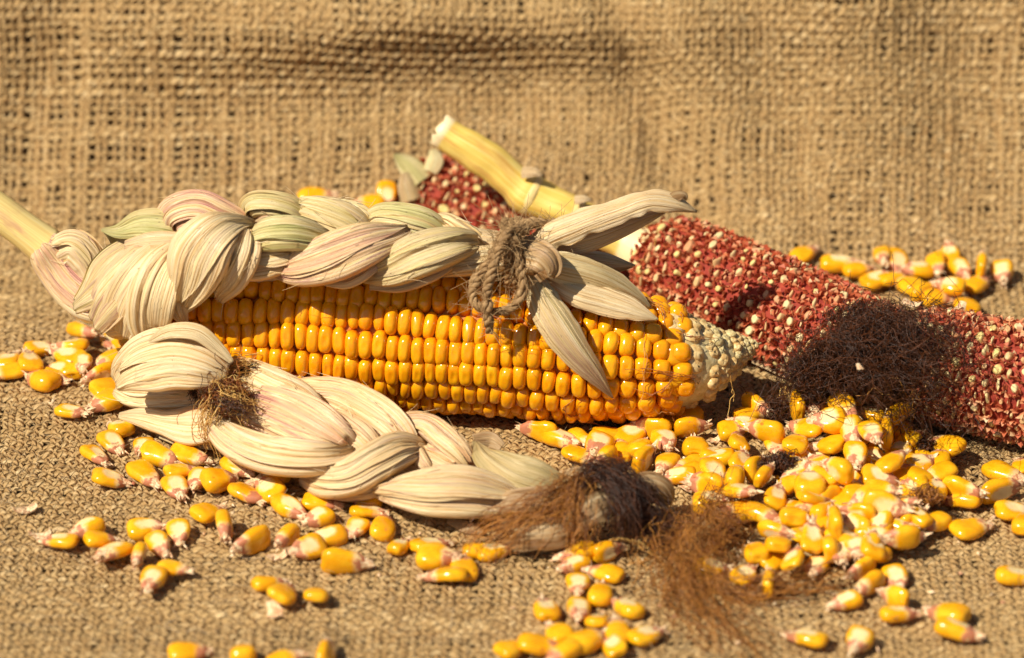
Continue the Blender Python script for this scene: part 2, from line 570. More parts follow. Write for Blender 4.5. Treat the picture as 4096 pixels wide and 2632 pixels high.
def build_cloth():
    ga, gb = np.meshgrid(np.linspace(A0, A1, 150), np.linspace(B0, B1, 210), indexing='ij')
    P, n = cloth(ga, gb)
    P = P - n * 0.22  # backing sheet added below the threads so the holes look shaded
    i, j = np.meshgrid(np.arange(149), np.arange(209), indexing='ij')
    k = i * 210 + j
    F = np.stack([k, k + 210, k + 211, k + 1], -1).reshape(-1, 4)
    base = link('burlap_cloth', make_mesh('burlap_cloth', P.reshape(-1, 3), F, M['holeshade']), kind='structure',
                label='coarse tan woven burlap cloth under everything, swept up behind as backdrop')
    na = int((A1 - A0) / PITCHA)
    nb = int((B1 - B0) / PITCHB)

    def warpmap(a, b):
        return (a + 0.10 * vnoise2(a / 1.6, b / 3.0, 11) + 0.07 * vnoise2(a / 0.4, b / 1.4, 12) + .6 * vnoise2(a / 9.0, b / 11.0, 15),
                b + 0.10 * vnoise2(a / 3.0, b / 1.6, 13) + 0.08 * vnoise2(a / 1.4, b / 0.4, 14) + .6 * vnoise2(a / 12.0, b / 8.0, 16))

    for which in (0, 1):
        if which == 0:      # warp: along depth
            N, K = na, nb * 2 + 1
            lane = A0 + (np.arange(N) + 0.5) * PITCHA + rng.normal(0, 0.020, N) + np.where(np.arange(N) % 2 == 0, .022, -.022)
            run = B0 + np.arange(K) * PITCHB / 2
            a = np.repeat(lane[:, None], K, 1)
            b = np.repeat(run[None, :], N, 0)
            wid, hgt, amp = 0.122, 0.058, 0.012
        else:               # weft: across
            N, K = nb, na * 2 + 1
            lane = B0 + (np.arange(N) + 0.5) * PITCHB + rng.normal(0, 0.026, N)
            run = A0 + np.arange(K) * PITCHA / 2
            b = np.repeat(lane[:, None], K, 1)
            a = np.repeat(run[None, :], N, 0)
            wid, hgt, amp = 0.132, 0.066, 0.062
        a, b = warpmap(a, b)
        i = np.arange(N)[:, None]
        k = np.arange(K)[None, :]
        # crossing centres sit at odd k
        sign = np.where((i + (k - 1) // 2) % 2 == 0, 1.0, -1.0) * np.where(k % 2 == 1, 1.0, 0.0)
        if which == 1:
            sign = -sign
        thick = 1 + 0.22 * vnoise2(k * 0.11 + i * 0.0, i * 7.3, 21 + which) + 0.16 * vnoise2(k * 0.5, i * 3.7, 23 + which)
        thick = thick * (1 + 0.16 * rng.normal(size=(N, 1)).clip(-1.6, 2.2))
        P, n = cloth(a, b)
        P = P + n * (sign * amp)[..., None]
        T = nrm(np.gradient(P, axis=1))
        L = nrm(np.cross(n, T))
        ang = np.radians([-35, 25, 90, 155, 215])
        off = (L[:, :, None, :] * (np.cos(ang) * wid)[None, None, :, None] + n[:, :, None, :] * (np.sin(ang) * hgt)[None, None, :, None])
        V = P[:, :, None, :] + off * thick[:, :, None, None]
        ii, kk, ss = np.meshgrid(np.arange(N), np.arange(K - 1), np.arange(4), indexing='ij')
        q = (ii * K + kk) * 5 + ss
        F = np.stack([q, q + 1, q + 6, q + 5], -1).reshape(-1, 4)
        at = np.zeros((N, K, 5, 3))
        at[..., 0] = (k * .14)[..., None] + i[..., None] * 3.1
        at[..., 1] = np.arange(5)[None, None, :] * 0.25
        at[..., 2] = (0.45 + .55 * rng.random(N) if which == 0 else .55 * rng.random(N))[:, None, None]
        link('warp_thread' if which == 0 else 'weft_thread',
             make_mesh('thread', V.reshape(-1, 3), F, M['thread'], {'fuv': at.reshape(-1, 3)}), base, kind='stuff')
    # loose fibres standing off the weave
    N, K = 4600, 5
    a = rng.uniform(-18, 18, N)
    b = rng.uniform(20, 50, N)
    P0, n0 = cloth(a, b)
    d = nrm(np.concatenate([rng.normal(size=(N, 2)), np.full((N, 1), 0.25)], 1))
    ln = rng.uniform(0.15, 0.55, N)
    t = np.linspace(0, 1, K)
    bend = rng.normal(size=(N, 3)) * 0.5
    bend[:, 2] -= 0.25
    P = P0[:, None, :] + n0[:, None, :] * 0.10 + (d[:, None, :] * t[None, :, None] + bend[:, None, :] * (t * t)[None, :, None]) * ln[:, None, None]
    P[..., 2] = np.maximum(P[..., 2], P0[:, None, 2] + 0.09)
    V, F, at = tubes(P, 0.007, 3, seed=3)
    link('loose_fibre', make_mesh('fibre', V, F, mat_strand('jute_fibre', (0.30, 0.19, 0.08), (0.66, 0.50, 0.30), 0.6), {'fuv': at}), base, kind='stuff')


build_cloth()


# ------------------------------------------------------------------ husk strips
def strip(name, pts, parent, tone=(0.2, 0.0, 0.0), thick=0.3, camber=0.0, ridge=0.03, nu=40, nv=74, plane='Y', roll=None,
          nup=0.35, seed=None, tone2=None, edge=0.0, layers=3, kind=None):
    """husk strip as a closed flattened tube. pts: (px, py, Y or z, width_px[, thickness_factor]) along its fibres."""
    sd = random.randrange(10**6) if seed is None else seed
    r = np.random.default_rng(sd)
    rows = []
    for p in pts:
        q = py_(p[0], p[1], p[2]) if plane == 'Y' else pz(p[0], p[1], p[2]) if plane == 'z' else on_ear(p[0], p[1], p[2])
        dist = np.dot(q - CAM, FWD)
        rows.append([*q, p[3] / FPX * dist / 2, p[4] if len(p) > 4 else 1.0])
    S = spline(rows, nu)
    P, w, tf = S[:, :3], np.maximum(S[:, 3], 0.015), np.clip(S[:, 4], 0.05, 3)
    lobe = thick > .15
    if lobe and name != 'husk_core':
        thick = thick * .72
    elif not lobe:
        thick = thick * .4
    T = nrm(np.gradient(P, axis=0))
    n0 = nrm(TOCAM + np.array([0, 0, nup]))
    Nn = nrm(n0 - T * (T @ n0)[:, None])
    B = np.cross(Nn, T)
    if roll is not None:
        ra = np.radians(np.interp(np.linspace(0, 1, nu), np.linspace(0, 1, len(roll)), roll))[:, None]
        Nn, B = Nn * np.cos(ra) + B * np.sin(ra), B * np.cos(ra) - Nn * np.sin(ra)
    nlow = max(8, nv // 3)
    phi = np.concatenate([np.linspace(0, math.pi, nv), np.linspace(math.pi, 2 * math.pi, nlow)[1:-1]])
    lat = np.sign(np.cos(phi)) * np.abs(np.cos(phi)) ** 0.9
    ver = np.sign(np.sin(phi)) * np.abs(np.sin(phi)) ** (0.52 if lobe else .75)
    m = len(phi)
    u = np.concatenate([[0], np.cumsum(np.linalg.norm(np.diff(P, axis=0), axis=1))])
    # ridges that run with the fibres
    rid = np.zeros((nu, m))
    vv = np.broadcast_to(lat[None, :], (nu, m))
    uu = np.broadcast_to(u[:, None], (nu, m))
    wmax = max(w.max(), 0.15)
    skew = r.normal() * 0.10
    for fr, am in ((2.2, 1.0), (5.0, 0.75), (9.0, 0.45), (15.0, 0.28)):
        f2 = fr * min(1.2, wmax + 0.25)
        rid += am * vnoise2(vv * f2 + skew * uu * fr * .3 + r.uniform(0, 50), uu * 0.16 + r.uniform(0, 50), sd % 97)
    rid *= ridge * (0.34 if lobe else .9) * (np.abs(np.sin(phi)) ** 0.5)[None, :]
    # overlapping leaf layers: crisp steps along the fibres
    if lobe:
        # folded-paper facets across the strand, drifting along it
        kv = np.sort(np.concatenate([[-1.05, 1.05], r.uniform(-.85, .85, 5)]))
        ha, hb = r.normal(size=7) * .085, r.normal(size=7) * .085
        ha[[0, -1]] = hb[[0, -1]] = 0
        gu = (uu / max(u[-1], .1))
        vs = vv + .12 * np.sin(gu * 3 + sd % 7)
        rid += (np.interp(vs, kv, ha) * (1 - gu) + np.interp(vs, kv, hb) * gu) * (np.sin(phi) > 0)[None, :] * np.minimum(1, w[:, None] / .6) * np.abs(np.sin(phi))[None, :] ** .4
        for q in range(2):
            v0, dv, hgt = r.uniform(-.75, .75), r.normal() * .35, r.choice([-1, 1]) * r.uniform(.03, .07)
            e = vv - v0 - dv * (uu / max(u[-1], .1) - .5) - .08 * vnoise2(uu * .9 + q * 9, uu * 0 + sd % 13, q)
            rid += hgt * (1 / (1 + np.exp(-np.clip(e * 60, -30, 30)))) * (np.sin(phi) > 0)[None, :]
    hh = (thick * tf)[:, None] * ver[None, :] + rid * np.minimum(1, w[:, None] / 0.4)
    hh = hh + camber * (w[:, None] / max(w.max(), 0.1)) * (1 - vv**2)
    edgew = 1 + edge * vnoise2(uu * 3.0, np.sign(vv) * 5 + 0 * uu, sd % 31) * np.abs(vv) ** 6
    V = P[:, None, :] + B[:, None, :] * (w[:, None] * lat[None, :] * edgew)[:, :, None] + Nn[:, None, :] * hh[:, :, None]
    k, s = np.meshgrid(np.arange(nu - 1), np.arange(m), indexing='ij')
    q = k * m
    s2 = (s + 1) % m
    F = np.stack([q + s, q + s2, q + m + s2, q + m + s], -1).reshape(-1, 4).tolist()
    F.append(list(range(m))[::-1])
    F.append([(nu - 1) * m + i for i in range(m)])
    at = np.zeros((nu, m, 3))
    at[..., 0] = uu
    at[..., 1] = vv * max(w.max(), 0.3) * (1.0 if lobe else 1.7)
    at[..., 2] = r.random()
    tn = np.zeros((nu, m, 3))
    t2 = tone if tone2 is None else tone2
    g = np.linspace(0, 1, nu)[:, None, None]
    tn[:] = np.array(tone)[None, None, :] * (1 - g) + np.array(t2)[None, None, :] * g
    ob = part(name, V.reshape(-1, 3), F, M['husk'], parent, {'fuv': at.reshape(-1, 3), 'tone': tn.reshape(-1, 3)}, kind=kind)
    if thick >= .20 and name in ('husk_strand', 'husk_leaf', 'husk_sheath') and layers:
        fr, K = [], 8
        for q in range(7):
            i = int(r.integers(3, nu - 3))
            sg = r.choice([-1, 1])
            v0 = sg * r.uniform(.55, .97)
            st = P[i] + B[i] * w[i] * v0 + Nn[i] * (thick * tf[i] * max(0., 1 - v0 * v0) ** .26 + .05)
            d = nrm(T[i] * r.choice([-1, 1]) + B[i] * sg * r.uniform(0, .35) + Nn[i] * r.uniform(.0, .35))
            tq = np.linspace(0, 1, K)[:, None]
            fr.append(st + d * r.uniform(.3, .9) * tq + (Nn[i] * r.normal() * .15 + B[i] * r.normal() * .12) * tq**2)
        Vf, Ff, af = tubes(np.array(fr), np.linspace(.013, .005, K)[None, :] * np.ones((7, 1)), 3, seed=sd)
        part('frayed_fibre', Vf, Ff, M['fray'], ob, {'fuv': af}, kind='stuff')
        # thin separate leaves lying over the strand, each with its own crisp edge
        for q in range(layers):
            mu, mv = 32, 28
            ua, ub = r.uniform(.0, .16), r.uniform(.84, 1.0)
            gi = np.linspace(ua, ub, mu) * (nu - 1)
            def smp(A):
                return np.stack([np.interp(gi, np.arange(nu), A[:, c]) for c in range(A.shape[1])], 1)
            Pq, Tq, Bq, Nq = smp(P), smp(T), nrm(smp(B)), nrm(smp(Nn))
            wq, tq = np.interp(gi, np.arange(nu), w), np.interp(gi, np.arange(nu), thick * tf)
            c0, c1, hw = r.uniform(-.55, .55), r.uniform(-.55, .55), r.uniform(.30, .50)
            g1 = np.linspace(0, 1, mu)[:, None]
            tt = np.linspace(-1, 1, mv)[None, :]
            # the leaf narrows to its ends and its edge wanders
            hw_u = hw * (np.sin(np.clip(g1, .02, .98) * math.pi) ** .45)
            cen = c0 * (1 - g1) + c1 * g1
            lo = np.clip(cen - hw_u + .04 * vnoise2(g1 * 6, g1 * 0 + q * 7 + sd % 17, 5), -.985, .95)
            hi = np.clip(cen + hw_u + .04 * vnoise2(g1 * 6, g1 * 0 + q * 7 + sd % 19 + 3, 6), -.95, .985)
            la = lo + (hi - lo) * (tt + 1) / 2
            ph = np.arccos(np.sign(la) * np.abs(la) ** (1 / .9))
            hq = tq[:, None] * np.abs(np.sin(ph)) ** .52 + (np.interp(la + .12 * np.sin(g1 * 3 + sd % 7), kv, ha) * (1 - g1) + np.interp(la + .12 * np.sin(g1 * 3 + sd % 7), kv, hb) * g1) * np.minimum(1, wq[:, None] / .6) * .8
            hq = hq + .035 + .035 * q + .09 * np.where(tt > 0, r.uniform(-.2, 1.0), r.uniform(-.2, 1.0)) * np.abs(tt) ** 5 + .02 * vnoise2(la * 6 + sd % 23, g1 * 3 + 0 * la, 8)
            hq = hq + .018 * vnoise2(la * 16 + sd % 29, g1 * 2 + 0 * la, 9) + camber * (wq[:, None] / max(w.max(), .1)) * (1 - la**2)
            top = Pq[:, None, :] + Bq[:, None, :] * (wq[:, None] * la)[:, :, None] + Nq[:, None, :] * hq[:, :, None]
            bot = top - Nq[:, None, :] * .025
            VV = np.concatenate([top.reshape(-1, 3), bot.reshape(-1, 3)])
            ii, jj = np.meshgrid(np.arange(mu - 1), np.arange(mv - 1), indexing='ij')
            k0 = (ii * mv + jj).ravel()
            o0 = mu * mv
            FF = np.concatenate([np.stack([k0, k0 + 1, k0 + mv + 1, k0 + mv], 1), np.stack([k0 + o0, k0 + mv + o0, k0 + mv + 1 + o0, k0 + 1 + o0], 1)])
            rim = np.concatenate([np.arange(mv), np.arange(1, mu) * mv + mv - 1, (mu - 1) * mv + np.arange(mv - 2, -1, -1), np.arange(mu - 2, 0, -1) * mv])
            rn = np.roll(rim, -1)
            FF = np.concatenate([FF, np.stack([rn, rim, rim + o0, rn + o0], 1)])
            a2 = np.zeros((mu, mv, 3))
            a2[..., 0] = np.interp(gi, np.arange(nu), u)[:, None]
            a2[..., 1] = la * max(w.max(), .3) * 1.05
            a2[..., 2] = r.random()
            t3 = np.array(tone) * r.uniform(.4, 1.5, 3) + np.array([r.uniform(0, .12), r.uniform(0, .10), 0])
            tq3 = np.broadcast_to(np.clip(t3, 0, 1), (mu, mv, 3)).copy()
            part('husk_layer', VV, FF, M['husk'], ob,
                 {'fuv': np.concatenate([a2.reshape(-1, 3)] * 2), 'tone': np.concatenate([tq3.reshape(-1, 3)] * 2)})
    return ob


# ------------------------------------------------------------------ the ear of corn
AX = [(560, 1252, 2.8, 0.9), (640, 1258, 2.8, 2.0), (760, 1266, 2.75, 2.35), (1000, 1282, 2.7, 2.5), (1450, 1315, 2.62, 2.55), (1900, 1352, 2.55, 2.52),
      (2300, 1400, 2.4, 2.36), (2600, 1432, 2.2, 2.02), (2750, 1440, 2.1, 1.66), (2850, 1428, 2.1, 1.22), (2960, 1400, 2.2, 0.66), (3045, 1372, 2.35, 0.10)]
AXP = np.array([[*pz(a, b, c), d] for a, b, c, d in AX])
AXS = spline(AXP, 400)
AXL = np.concatenate([[0], np.cumsum(np.linalg.norm(np.diff(AXS[:, :3], axis=0), axis=1))])
AXT = nrm(np.gradient(AXS[:, :3], axis=0))
ear = empty('corn_ear', pz(1700, 1560, 0), 'ripe yellow corn ear with braided husks tied along its top and pale bare tip', 'corn ear')


def ear_at(s):
    p = np.array([np.interp(s, AXL, AXS[:, i]) for i in range(3)])
    t = nrm(np.array([np.interp(s, AXL, AXT[:, i]) for i in range(3)]))
    R = np.interp(s, AXL, AXS[:, 3])
    v = nrm(CAM - p)
    v = nrm(v - t * np.dot(v, t))
    d = np.cross(v, t)
    if d[2] > 0:
        d = -d
    return p, t, R, v, d


def on_ear(px, py, off):
    """point in front of the ear's surface along the sight line through a photo pixel"""
    d = nrm(ray(px, py))
    tt = np.linspace(115, 150, 900)
    pts = CAM + d * tt[:, None]
    dd = np.linalg.norm(pts[:, None, :] - AXS[None, ::4, :3], axis=2)
    j = dd.argmin(1)
    inside = np.where(dd[np.arange(900), j] < AXS[::4, 3][j])[0]
    k = inside[0] if len(inside) else dd.min(1).argmin()
    return pts[k] - d * off


def s_of_px(px):
    q = pz(px, 1400, 2.5)
    return np.interp(q[0], AXS[:, 0], AXL)


def kernel_mesh(name, n_exp, dent, seed, segs=16, lowres=False):
    """unit kernel: x thickness 1 wide, y width 1 wide, z from -1 to 0 (crown)"""
    r = np.random.default_rng(seed)
    th = np.radians([8, 20, 36, 54, 72, 90, 104] if not lowres else [20, 55, 95])
    V, at = [], []
    ph = np.arange(segs) / segs * 2 * math.pi
    cx = np.sign(np.cos(ph)) * np.abs(np.cos(ph)) ** (2 / n_exp) * 0.5
    cy = np.sign(np.sin(ph)) * np.abs(np.sin(ph)) ** (2 / n_exp) * 0.5
    sk = r.normal(0, 0.06, 2)
    V.append([0, 0, -dent])
    for t in th:
        rho = min(1.0, math.sin(t) ** 0.78) if t <= math.pi / 2 else 1.0 - 0.10 * (math.degrees(t) - 90) / 14
        z = -0.50 * (1 - max(0, math.cos(t)) ** 0.9) if t <= math.pi / 2 else -1.0
        z0 = z - dent * math.exp(-(rho / 0.48) ** 2)
        for x, y in zip(cx, cy):
            V.append([x * rho + sk[0] * x * y, y * rho + sk[1] * x * y, z0 + 0.05 * (x * sk[0] + y * sk[1]) * 6 * rho])
    V = np.array(V)
    F = [[0, 1 + i, 1 + (i + 1) % segs] for i in range(segs)]
    for k in range(len(th) - 1):
        for i in range(segs):
            a, b_ = 1 + k * segs + i, 1 + k * segs + (i + 1) % segs
            F.append([a, a + segs, b_ + segs, b_])
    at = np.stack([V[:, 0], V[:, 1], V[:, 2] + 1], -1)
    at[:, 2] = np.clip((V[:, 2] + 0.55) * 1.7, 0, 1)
    return V, F, at


KV = [kernel_mesh('k', r_, d_, i) for i, (r_, d_) in enumerate([(2.5, 0.0), (2.7, 0.05), (2.8, 0.09), (2.4, 0.02), (2.7, 0.12), (2.9, 0.0), (2.6, 0.06), (2.5, 0.08)])]


def build_ear():
    core = []
    idx = np.arange(0, 400, 8)
    V, F, at = lathe(AXS[idx, :3], np.maximum(AXS[idx, 3] - 0.42, 0.05), 32)
    part('cob_core', V, F, M['cobcore'], ear, {'fuv': at})
    s_start, s_end = s_of_px(655), s_of_px(2735)
    items = []
    for row in range(18):
        s = s_start + (0.2 if row % 2 else 0.0) + rng.uniform(0, 0.16)
        while s < s_end + rng.uniform(-0.35, 0.25):
            f = (s - s_start) / (s_end - s_start)
            pitch = 0.45 - 0.035 * math.sin(f * 3.1) + rng.normal(0, 0.022) + (0.17 * max(0, (f - 0.80) / 0.20))
            p, t, R, v, d = ear_at(s)
            psi = math.radians(-8 + 20.0 * row + 2.2 * math.sin(s * 0.7 + row * 1.3) + rng.normal(0, 0.7) + (s - s_of_px(1900)) * 0.0)
            rad = v * math.cos(psi) + d * math.sin(psi)
            items.append((math.cos(psi), s, p, t, R, rad, pitch, 2 * math.pi * R / 18))
            s += pitch
    order = sorted(range(len(items)), key=lambda i: -items[i][0] - (0.0 if items[i][1] > s_of_px(720) else -2.0))
    single = set(order[:300])
    meshes = {}
    restV, restF, restA = [], [], []
    off = np.array(ear.location) / CM
    nv = 0
    for i, (cf, s, p, t, R, rad, pitch, wid) in enumerate(items):
        var = random.randrange(len(KV))
        tn = nrm(t - rad * np.dot(t, rad))
        y = np.cross(rad, tn)
        ang = rng.normal(0, 0.05)
        tx, yx = tn * math.cos(ang) + y * math.sin(ang), y * math.cos(ang) - tn * math.sin(ang)
        sc = np.array([pitch * rng.uniform(1.10, 1.20), wid * rng.uniform(1.02, 1.08), 0.80 * rng.uniform(0.95, 1.05)])
        top = p + rad * (R + rng.normal(0, 0.045))
        up = nrm(rad + tn * rng.normal(0, 0.06) + y * rng.normal(0, 0.05))
        if i in single:
            if var not in meshes:
                v_, f_, a_ = KV[var]
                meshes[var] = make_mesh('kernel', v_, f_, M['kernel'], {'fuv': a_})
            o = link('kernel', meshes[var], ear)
            m = Matrix.Identity(4)
            for c, (ax, k) in enumerate(((tx, sc[0]), (yx, sc[1]), (up, sc[2]))):
                for rr_ in range(3):
                    m[rr_][c] = ax[rr_] * k
            for rr_ in range(3):
                m[rr_][3] = (top[rr_] - off[rr_]) * CM
            o.matrix_local = m
        else:
            v_, f_, a_ = KV[var]
            W = top + (v_ * sc) @ np.stack([tx, yx, up])
            restV.append(W)
            restA.append(a_)
            restF += [[q + nv for q in ff] for ff in f_]
            nv += len(W)
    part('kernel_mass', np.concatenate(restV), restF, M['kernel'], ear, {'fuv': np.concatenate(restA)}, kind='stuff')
    # undeveloped kernels on the tip
    s0, s1 = s_of_px(2690), AXL[-1]
    meshes = {}
    for v_i in range(6):
        v_, f_, a_ = kernel_mesh('t', 2.2, 0.05 * (v_i % 3), 40 + v_i, segs=12)
        r = np.random.default_rng(v_i)
        v_ = v_ + r.normal(0, 0.035, v_.shape)
        meshes[v_i] = make_mesh('undeveloped_kernel', v_, f_, M['palek'] if v_i < 4 else M['paletip'], {'fuv': a_})
    s = s0
    ring = 0
    restV, restF, nv = [], [], 0
    while s < s1 - 0.08:
        p, t, R, v, d = ear_at(s)
        f = (s - s0) / (s1 - s0)
        size = 0.52 * (1 - f) ** 0.9 + 0.10
        n = max(5, int(2 * math.pi * R / (size * 1.02)))
        for k in range(n):
            psi = (k + 0.5 * (ring % 2) + rng.normal(0, 0.10)) / n * 2 * math.pi
            rad = v * math.cos(psi) + d * math.sin(psi)
            s_k = s + rng.normal(0, 0.05 * size)
            pk, tk, Rk, _, _ = ear_at(min(s_k, s1 - 0.02))
            if f < 0.16 and math.sin(psi * 2 + 0.7) > 0.2:
                mat_yellow = True
            else:
                mat_yellow = False
            up = nrm(rad + tk * 0.25 + rng.normal(0, 0.12, 3))
            tn = nrm(tk - up * np.dot(tk, up))
            y = np.cross(up, tn)
            sc = size * np.array([rng.uniform(0.95, 1.25), rng.uniform(1.0, 1.25), rng.uniform(0.8, 1.2)])
            top = pk + rad * (Rk - 0.10 + rng.normal(0, 0.05))
            if math.cos(psi) > -0.15:
                if mat_yellow:
                    me = bpy.data.meshes.get('kernel')
                else:
                    me = meshes[rng.integers(0, 4) if f < 0.45 else rng.integers(2, 6)]
                o = link('kernel' if mat_yellow else 'undeveloped_kernel', me, ear)
                m = Matrix.Identity(4)
                for c, (ax, kk) in enumerate(((tn, sc[0]), (y, sc[1]), (up, sc[2]))):
                    for rr_ in range(3):
                        m[rr_][c] = ax[rr_] * kk
                for rr_ in range(3):
                    m[rr_][3] = (top[rr_] - off[rr_]) * CM
                o.matrix_local = m
            else:
                v_, f_, a_ = KV[0]
                W = top + (v_ * sc) @ np.stack([tn, y, up])
                restV.append(W)
                restF += [[q + nv for q in ff] for ff in f_]
                nv += len(W)
        s += size * 0.86
        ring += 1
    part('undeveloped_kernel_mass', np.concatenate(restV), restF, M['paletip'], ear, kind='stuff')
    idx = np.arange(300, 400, 3)
    keep = AXL[idx] > s0
    V, F, at = lathe(AXS[idx][keep][:, :3], np.maximum(AXS[idx][keep][:, 3] - 0.22, 0.03), 28)
    part('cob_tip', V, F, M['paletip'], ear, {'fuv': at})


build_ear()


def ear_husks():
    E = ear
    # stalk at the left
    P = spline([[*py_(-330, 615, 2.6), .56], [*py_(-100, 778, 2.3), .57], [*py_(0, 850, 2.1), .58], [*py_(90, 916, 1.95), .58], [*py_(160, 968, 1.85), .62], [*py_(190, 992, 1.8), .66]], 30)
    V, F, at = lathe(P[:, :3], P[:, 3], 24)
    tn = np.zeros_like(at)
    tn[:, 0] = 0.9
    tn[:, 1] = 0.3
    part('stalk', V, F, M['stalk'], E, {'fuv': at, 'tone': tn})
    # sheath from stalk into the husk
    strip('husk_sheath', [(140, 955, 1.9, 90, .8), (185, 1000, 1.75, 160, 1.3), (235, 1060, 1.5, 190), (290, 1130, 1.2, 200), (360, 1190, .9, 200), (430, 1230, .7, 160)], E, (0.7, 0, 0), 0.62, ridge=.03)
    strip('husk_leaf', [(215, 1015, 1.5, 120), (290, 985, 1.3, 150, .8), (355, 1040, 1.1, 150, .6), (390, 1110, .9, 120, .4)], E, (0.3, .15, 0), .30, ridge=.03)
    # husk wrapped round the base of the ear, fibres running up and over into the braid
    strip('husk_core', [(430, 1200, 1.2, 330), (650, 1120, .8, 380), (900, 1010, .5, 330), (1200, 985, .1, 270), (1600, 1000, -.1, 230), (1900, 1010, -.3, 190), (2060, 1015, -.4, 150)], E, (0.1, 0, .25), .8, ridge=.02)
    strip('husk_wrap', [(300, 1225, -.3, 80, .5), (380, 1150, -.5, 170, .8), (470, 1060, -.4, 180), (600, 975, -.1, 130), (700, 930, .3, 80)], E, (.8, .5, 0), .22, ridge=.035, roll=[25, 15, 0, 0, 0])
    strip('husk_wrap', [(380, 1290, -.9, 130, .5), (430, 1210, -1.2, 190), (510, 1110, -1.2, 190), (620, 1010, -.8, 150), (720, 945, -.2, 90)], E, (.75, .25, 0), .24, ridge=.04, roll=[20, 10, 0, 0, 0])
    strip('husk_wrap', [(480, 1330, -1.2, 160, .5), (505, 1240, -1.6, 215), (560, 1130, -1.7, 205), (640, 1030, -1.2, 160), (730, 960, -.5, 90)], E, (.15, .1, 0), .26, ridge=.04)
    strip('husk_wrap', [(610, 1375, -1.5, 60, .4), (595, 1300, -1.9, 170), (610, 1180, -2.1, 200), (655, 1070, -1.7, 170), (730, 985, -1.0, 90)], E, (.05, .05, 0), .25, ridge=.04, roll=[-10, -5, 0, 0, 0])
    strip('husk_wrap', [(735, 1290, -1.7, 40, .4), (715, 1235, -1.8, 80), (700, 1130, -1.7, 100), (705, 1030, -1.3, 90)], E, (.05, 0, .15), .16, ridge=.03)
    # green folded leaf with a curled tip
    strip('husk_leaf', [(408, 920, .2, 14, .4), (470, 925, .0, 60, .6), (560, 900, -.2, 125), (650, 905, -.3, 140), (740, 930, -.2, 110)], E, (.25, 1.0, 0), .20, ridge=.03, seed=21)
    strip('husk_leaf', [(415, 925, .3, 10, .4), (452, 955, .5, 40), (470, 985, .7, 50), (462, 1010, .8, 18)], E, (.0, .95, .1), .06, ridge=.01)
    strip('husk_leaf', [(500, 985, -.5, 50), (600, 965, -.9, 80), (700, 960, -1.1, 70), (760, 955, -1.0, 30)], E, (.35, .05, 0), .12, ridge=.03)
    # upper row of braid lobes
    strip('husk_strand', [(690, 948, 0.3, 110.5, 0.5), (700, 868, -0.1, 161.5), (790, 843, -0.3, 170.0), (880, 878, -0.4, 161.5), (960, 916, -0.3, 127.5), (1010, 976, 0, 68.0, 0.5)], E, (1.0, 0, 0), .42, ridge=.05, seed=5)
    strip('husk_strand', [(640, 928, 0.4, 80, 0.4), (690, 898, 0.0, 130), (780, 881, -0.3, 120), (860, 921, -0.3, 80)], E, (.5, .2, 0), .2, ridge=.04, seed=6)
    strip('husk_strand', [(985, 874, 0.2, 90, 0.4), (1010, 819, -0.1, 110), (1090, 814, -0.3, 110), (1170, 838, -0.3, 110), (1240, 888, -0.1, 80, 0.5)], E, (.6, .6, 0), .36, ridge=.04, seed=7)
    strip('husk_strand', [(1010, 874, -0.2, 50, 0.4), (1060, 849, -0.5, 70), (1120, 848, -0.5, 60), (1160, 868, -0.3, 30)], E, (1.0, 0, .4), .14, ridge=.03, seed=8)
    strip('husk_strand', [(1195, 854, 0.2, 70, 0.4), (1240, 849, -0.2, 130), (1320, 874, -0.5, 170), (1400, 913, -0.6, 170), (1480, 973, -0.4, 110, 0.6)], E, (.2, .35, 0), .42, ridge=.045, seed=9)
    strip('husk_strand', [(1290, 824, 0.3, 60, 0.5), (1380, 839, 0.1, 90), (1450, 868, -0.1, 90), (1490, 918, -0.1, 50)], E, (.1, .45, 0), .3, ridge=.04, seed=10)
    strip('husk_strand', [(1460, 904, 0.1, 60, 0.4), (1520, 869, -0.2, 110), (1610, 874, -0.5, 130), (1700, 898, -0.6, 130), (1790, 943, -0.5, 90, 0.6)], E, (.1, .75, 0), .38, ridge=.05, seed=11)
    strip('husk_strand', [(1500, 949, -0.3, 40, 0.4), (1560, 929, -0.6, 60), (1620, 938, -0.6, 50), (1660, 968, -0.4, 20)], E, (.8, .5, .3), .12, ridge=.03, seed=12)
    strip('husk_strand', [(1725, 894, 0.1, 50, 0.4), (1780, 899, -0.2, 90), (1840, 939, -0.5, 110), (1890, 973, -0.6, 100), (1930, 1018, -0.5, 60)], E, (.45, .15, 0), .34, ridge=.045, seed=13)
    strip('husk_strand', [(1840, 904, 0.2, 40, 0.4), (1900, 949, -0.1, 70), (1940, 983, -0.3, 70), (1960, 1058, -0.4, 50)], E, (.1, .75, 0), .25, ridge=.03, seed=14)
    # lower row of braid lobes
    strip('husk_strand', [(735, 1235, -1.5, 50, .4), (765, 1130, -2.0, 190), (800, 1020, -2.2, 260), (860, 940, -2.0, 210), (935, 905, -1.3, 110, .7), (1010, 900, -.6, 50, .4)], E, (.12, .05, 0), .5, ridge=.05, seed=15)
    strip('husk_strand', [(880, 1190, -1.4, 60, .4), (930, 1110, -2.0, 130), (970, 1010, -2.1, 150), (985, 930, -1.5, 110, .7)], E, (.15, 0, 0), .4, ridge=.045, seed=16)
    strip('husk_strand', [(985, 985, -1.1, 60, .4), (1060, 940, -1.6, 140), (1160, 930, -1.7, 150), (1260, 945, -1.4, 130, .7), (1330, 960, -.9, 60, .4)], E, (.05, .85, 0), .36, ridge=.04, seed=17)
    strip('husk_strand', [(960, 1060, -1.4, 130, .6), (1040, 1050, -1.7, 150), (1130, 1040, -1.6, 110), (1220, 1010, -1.1, 60, .5)], E, (.35, .1, 0), .36, ridge=.045, seed=18)
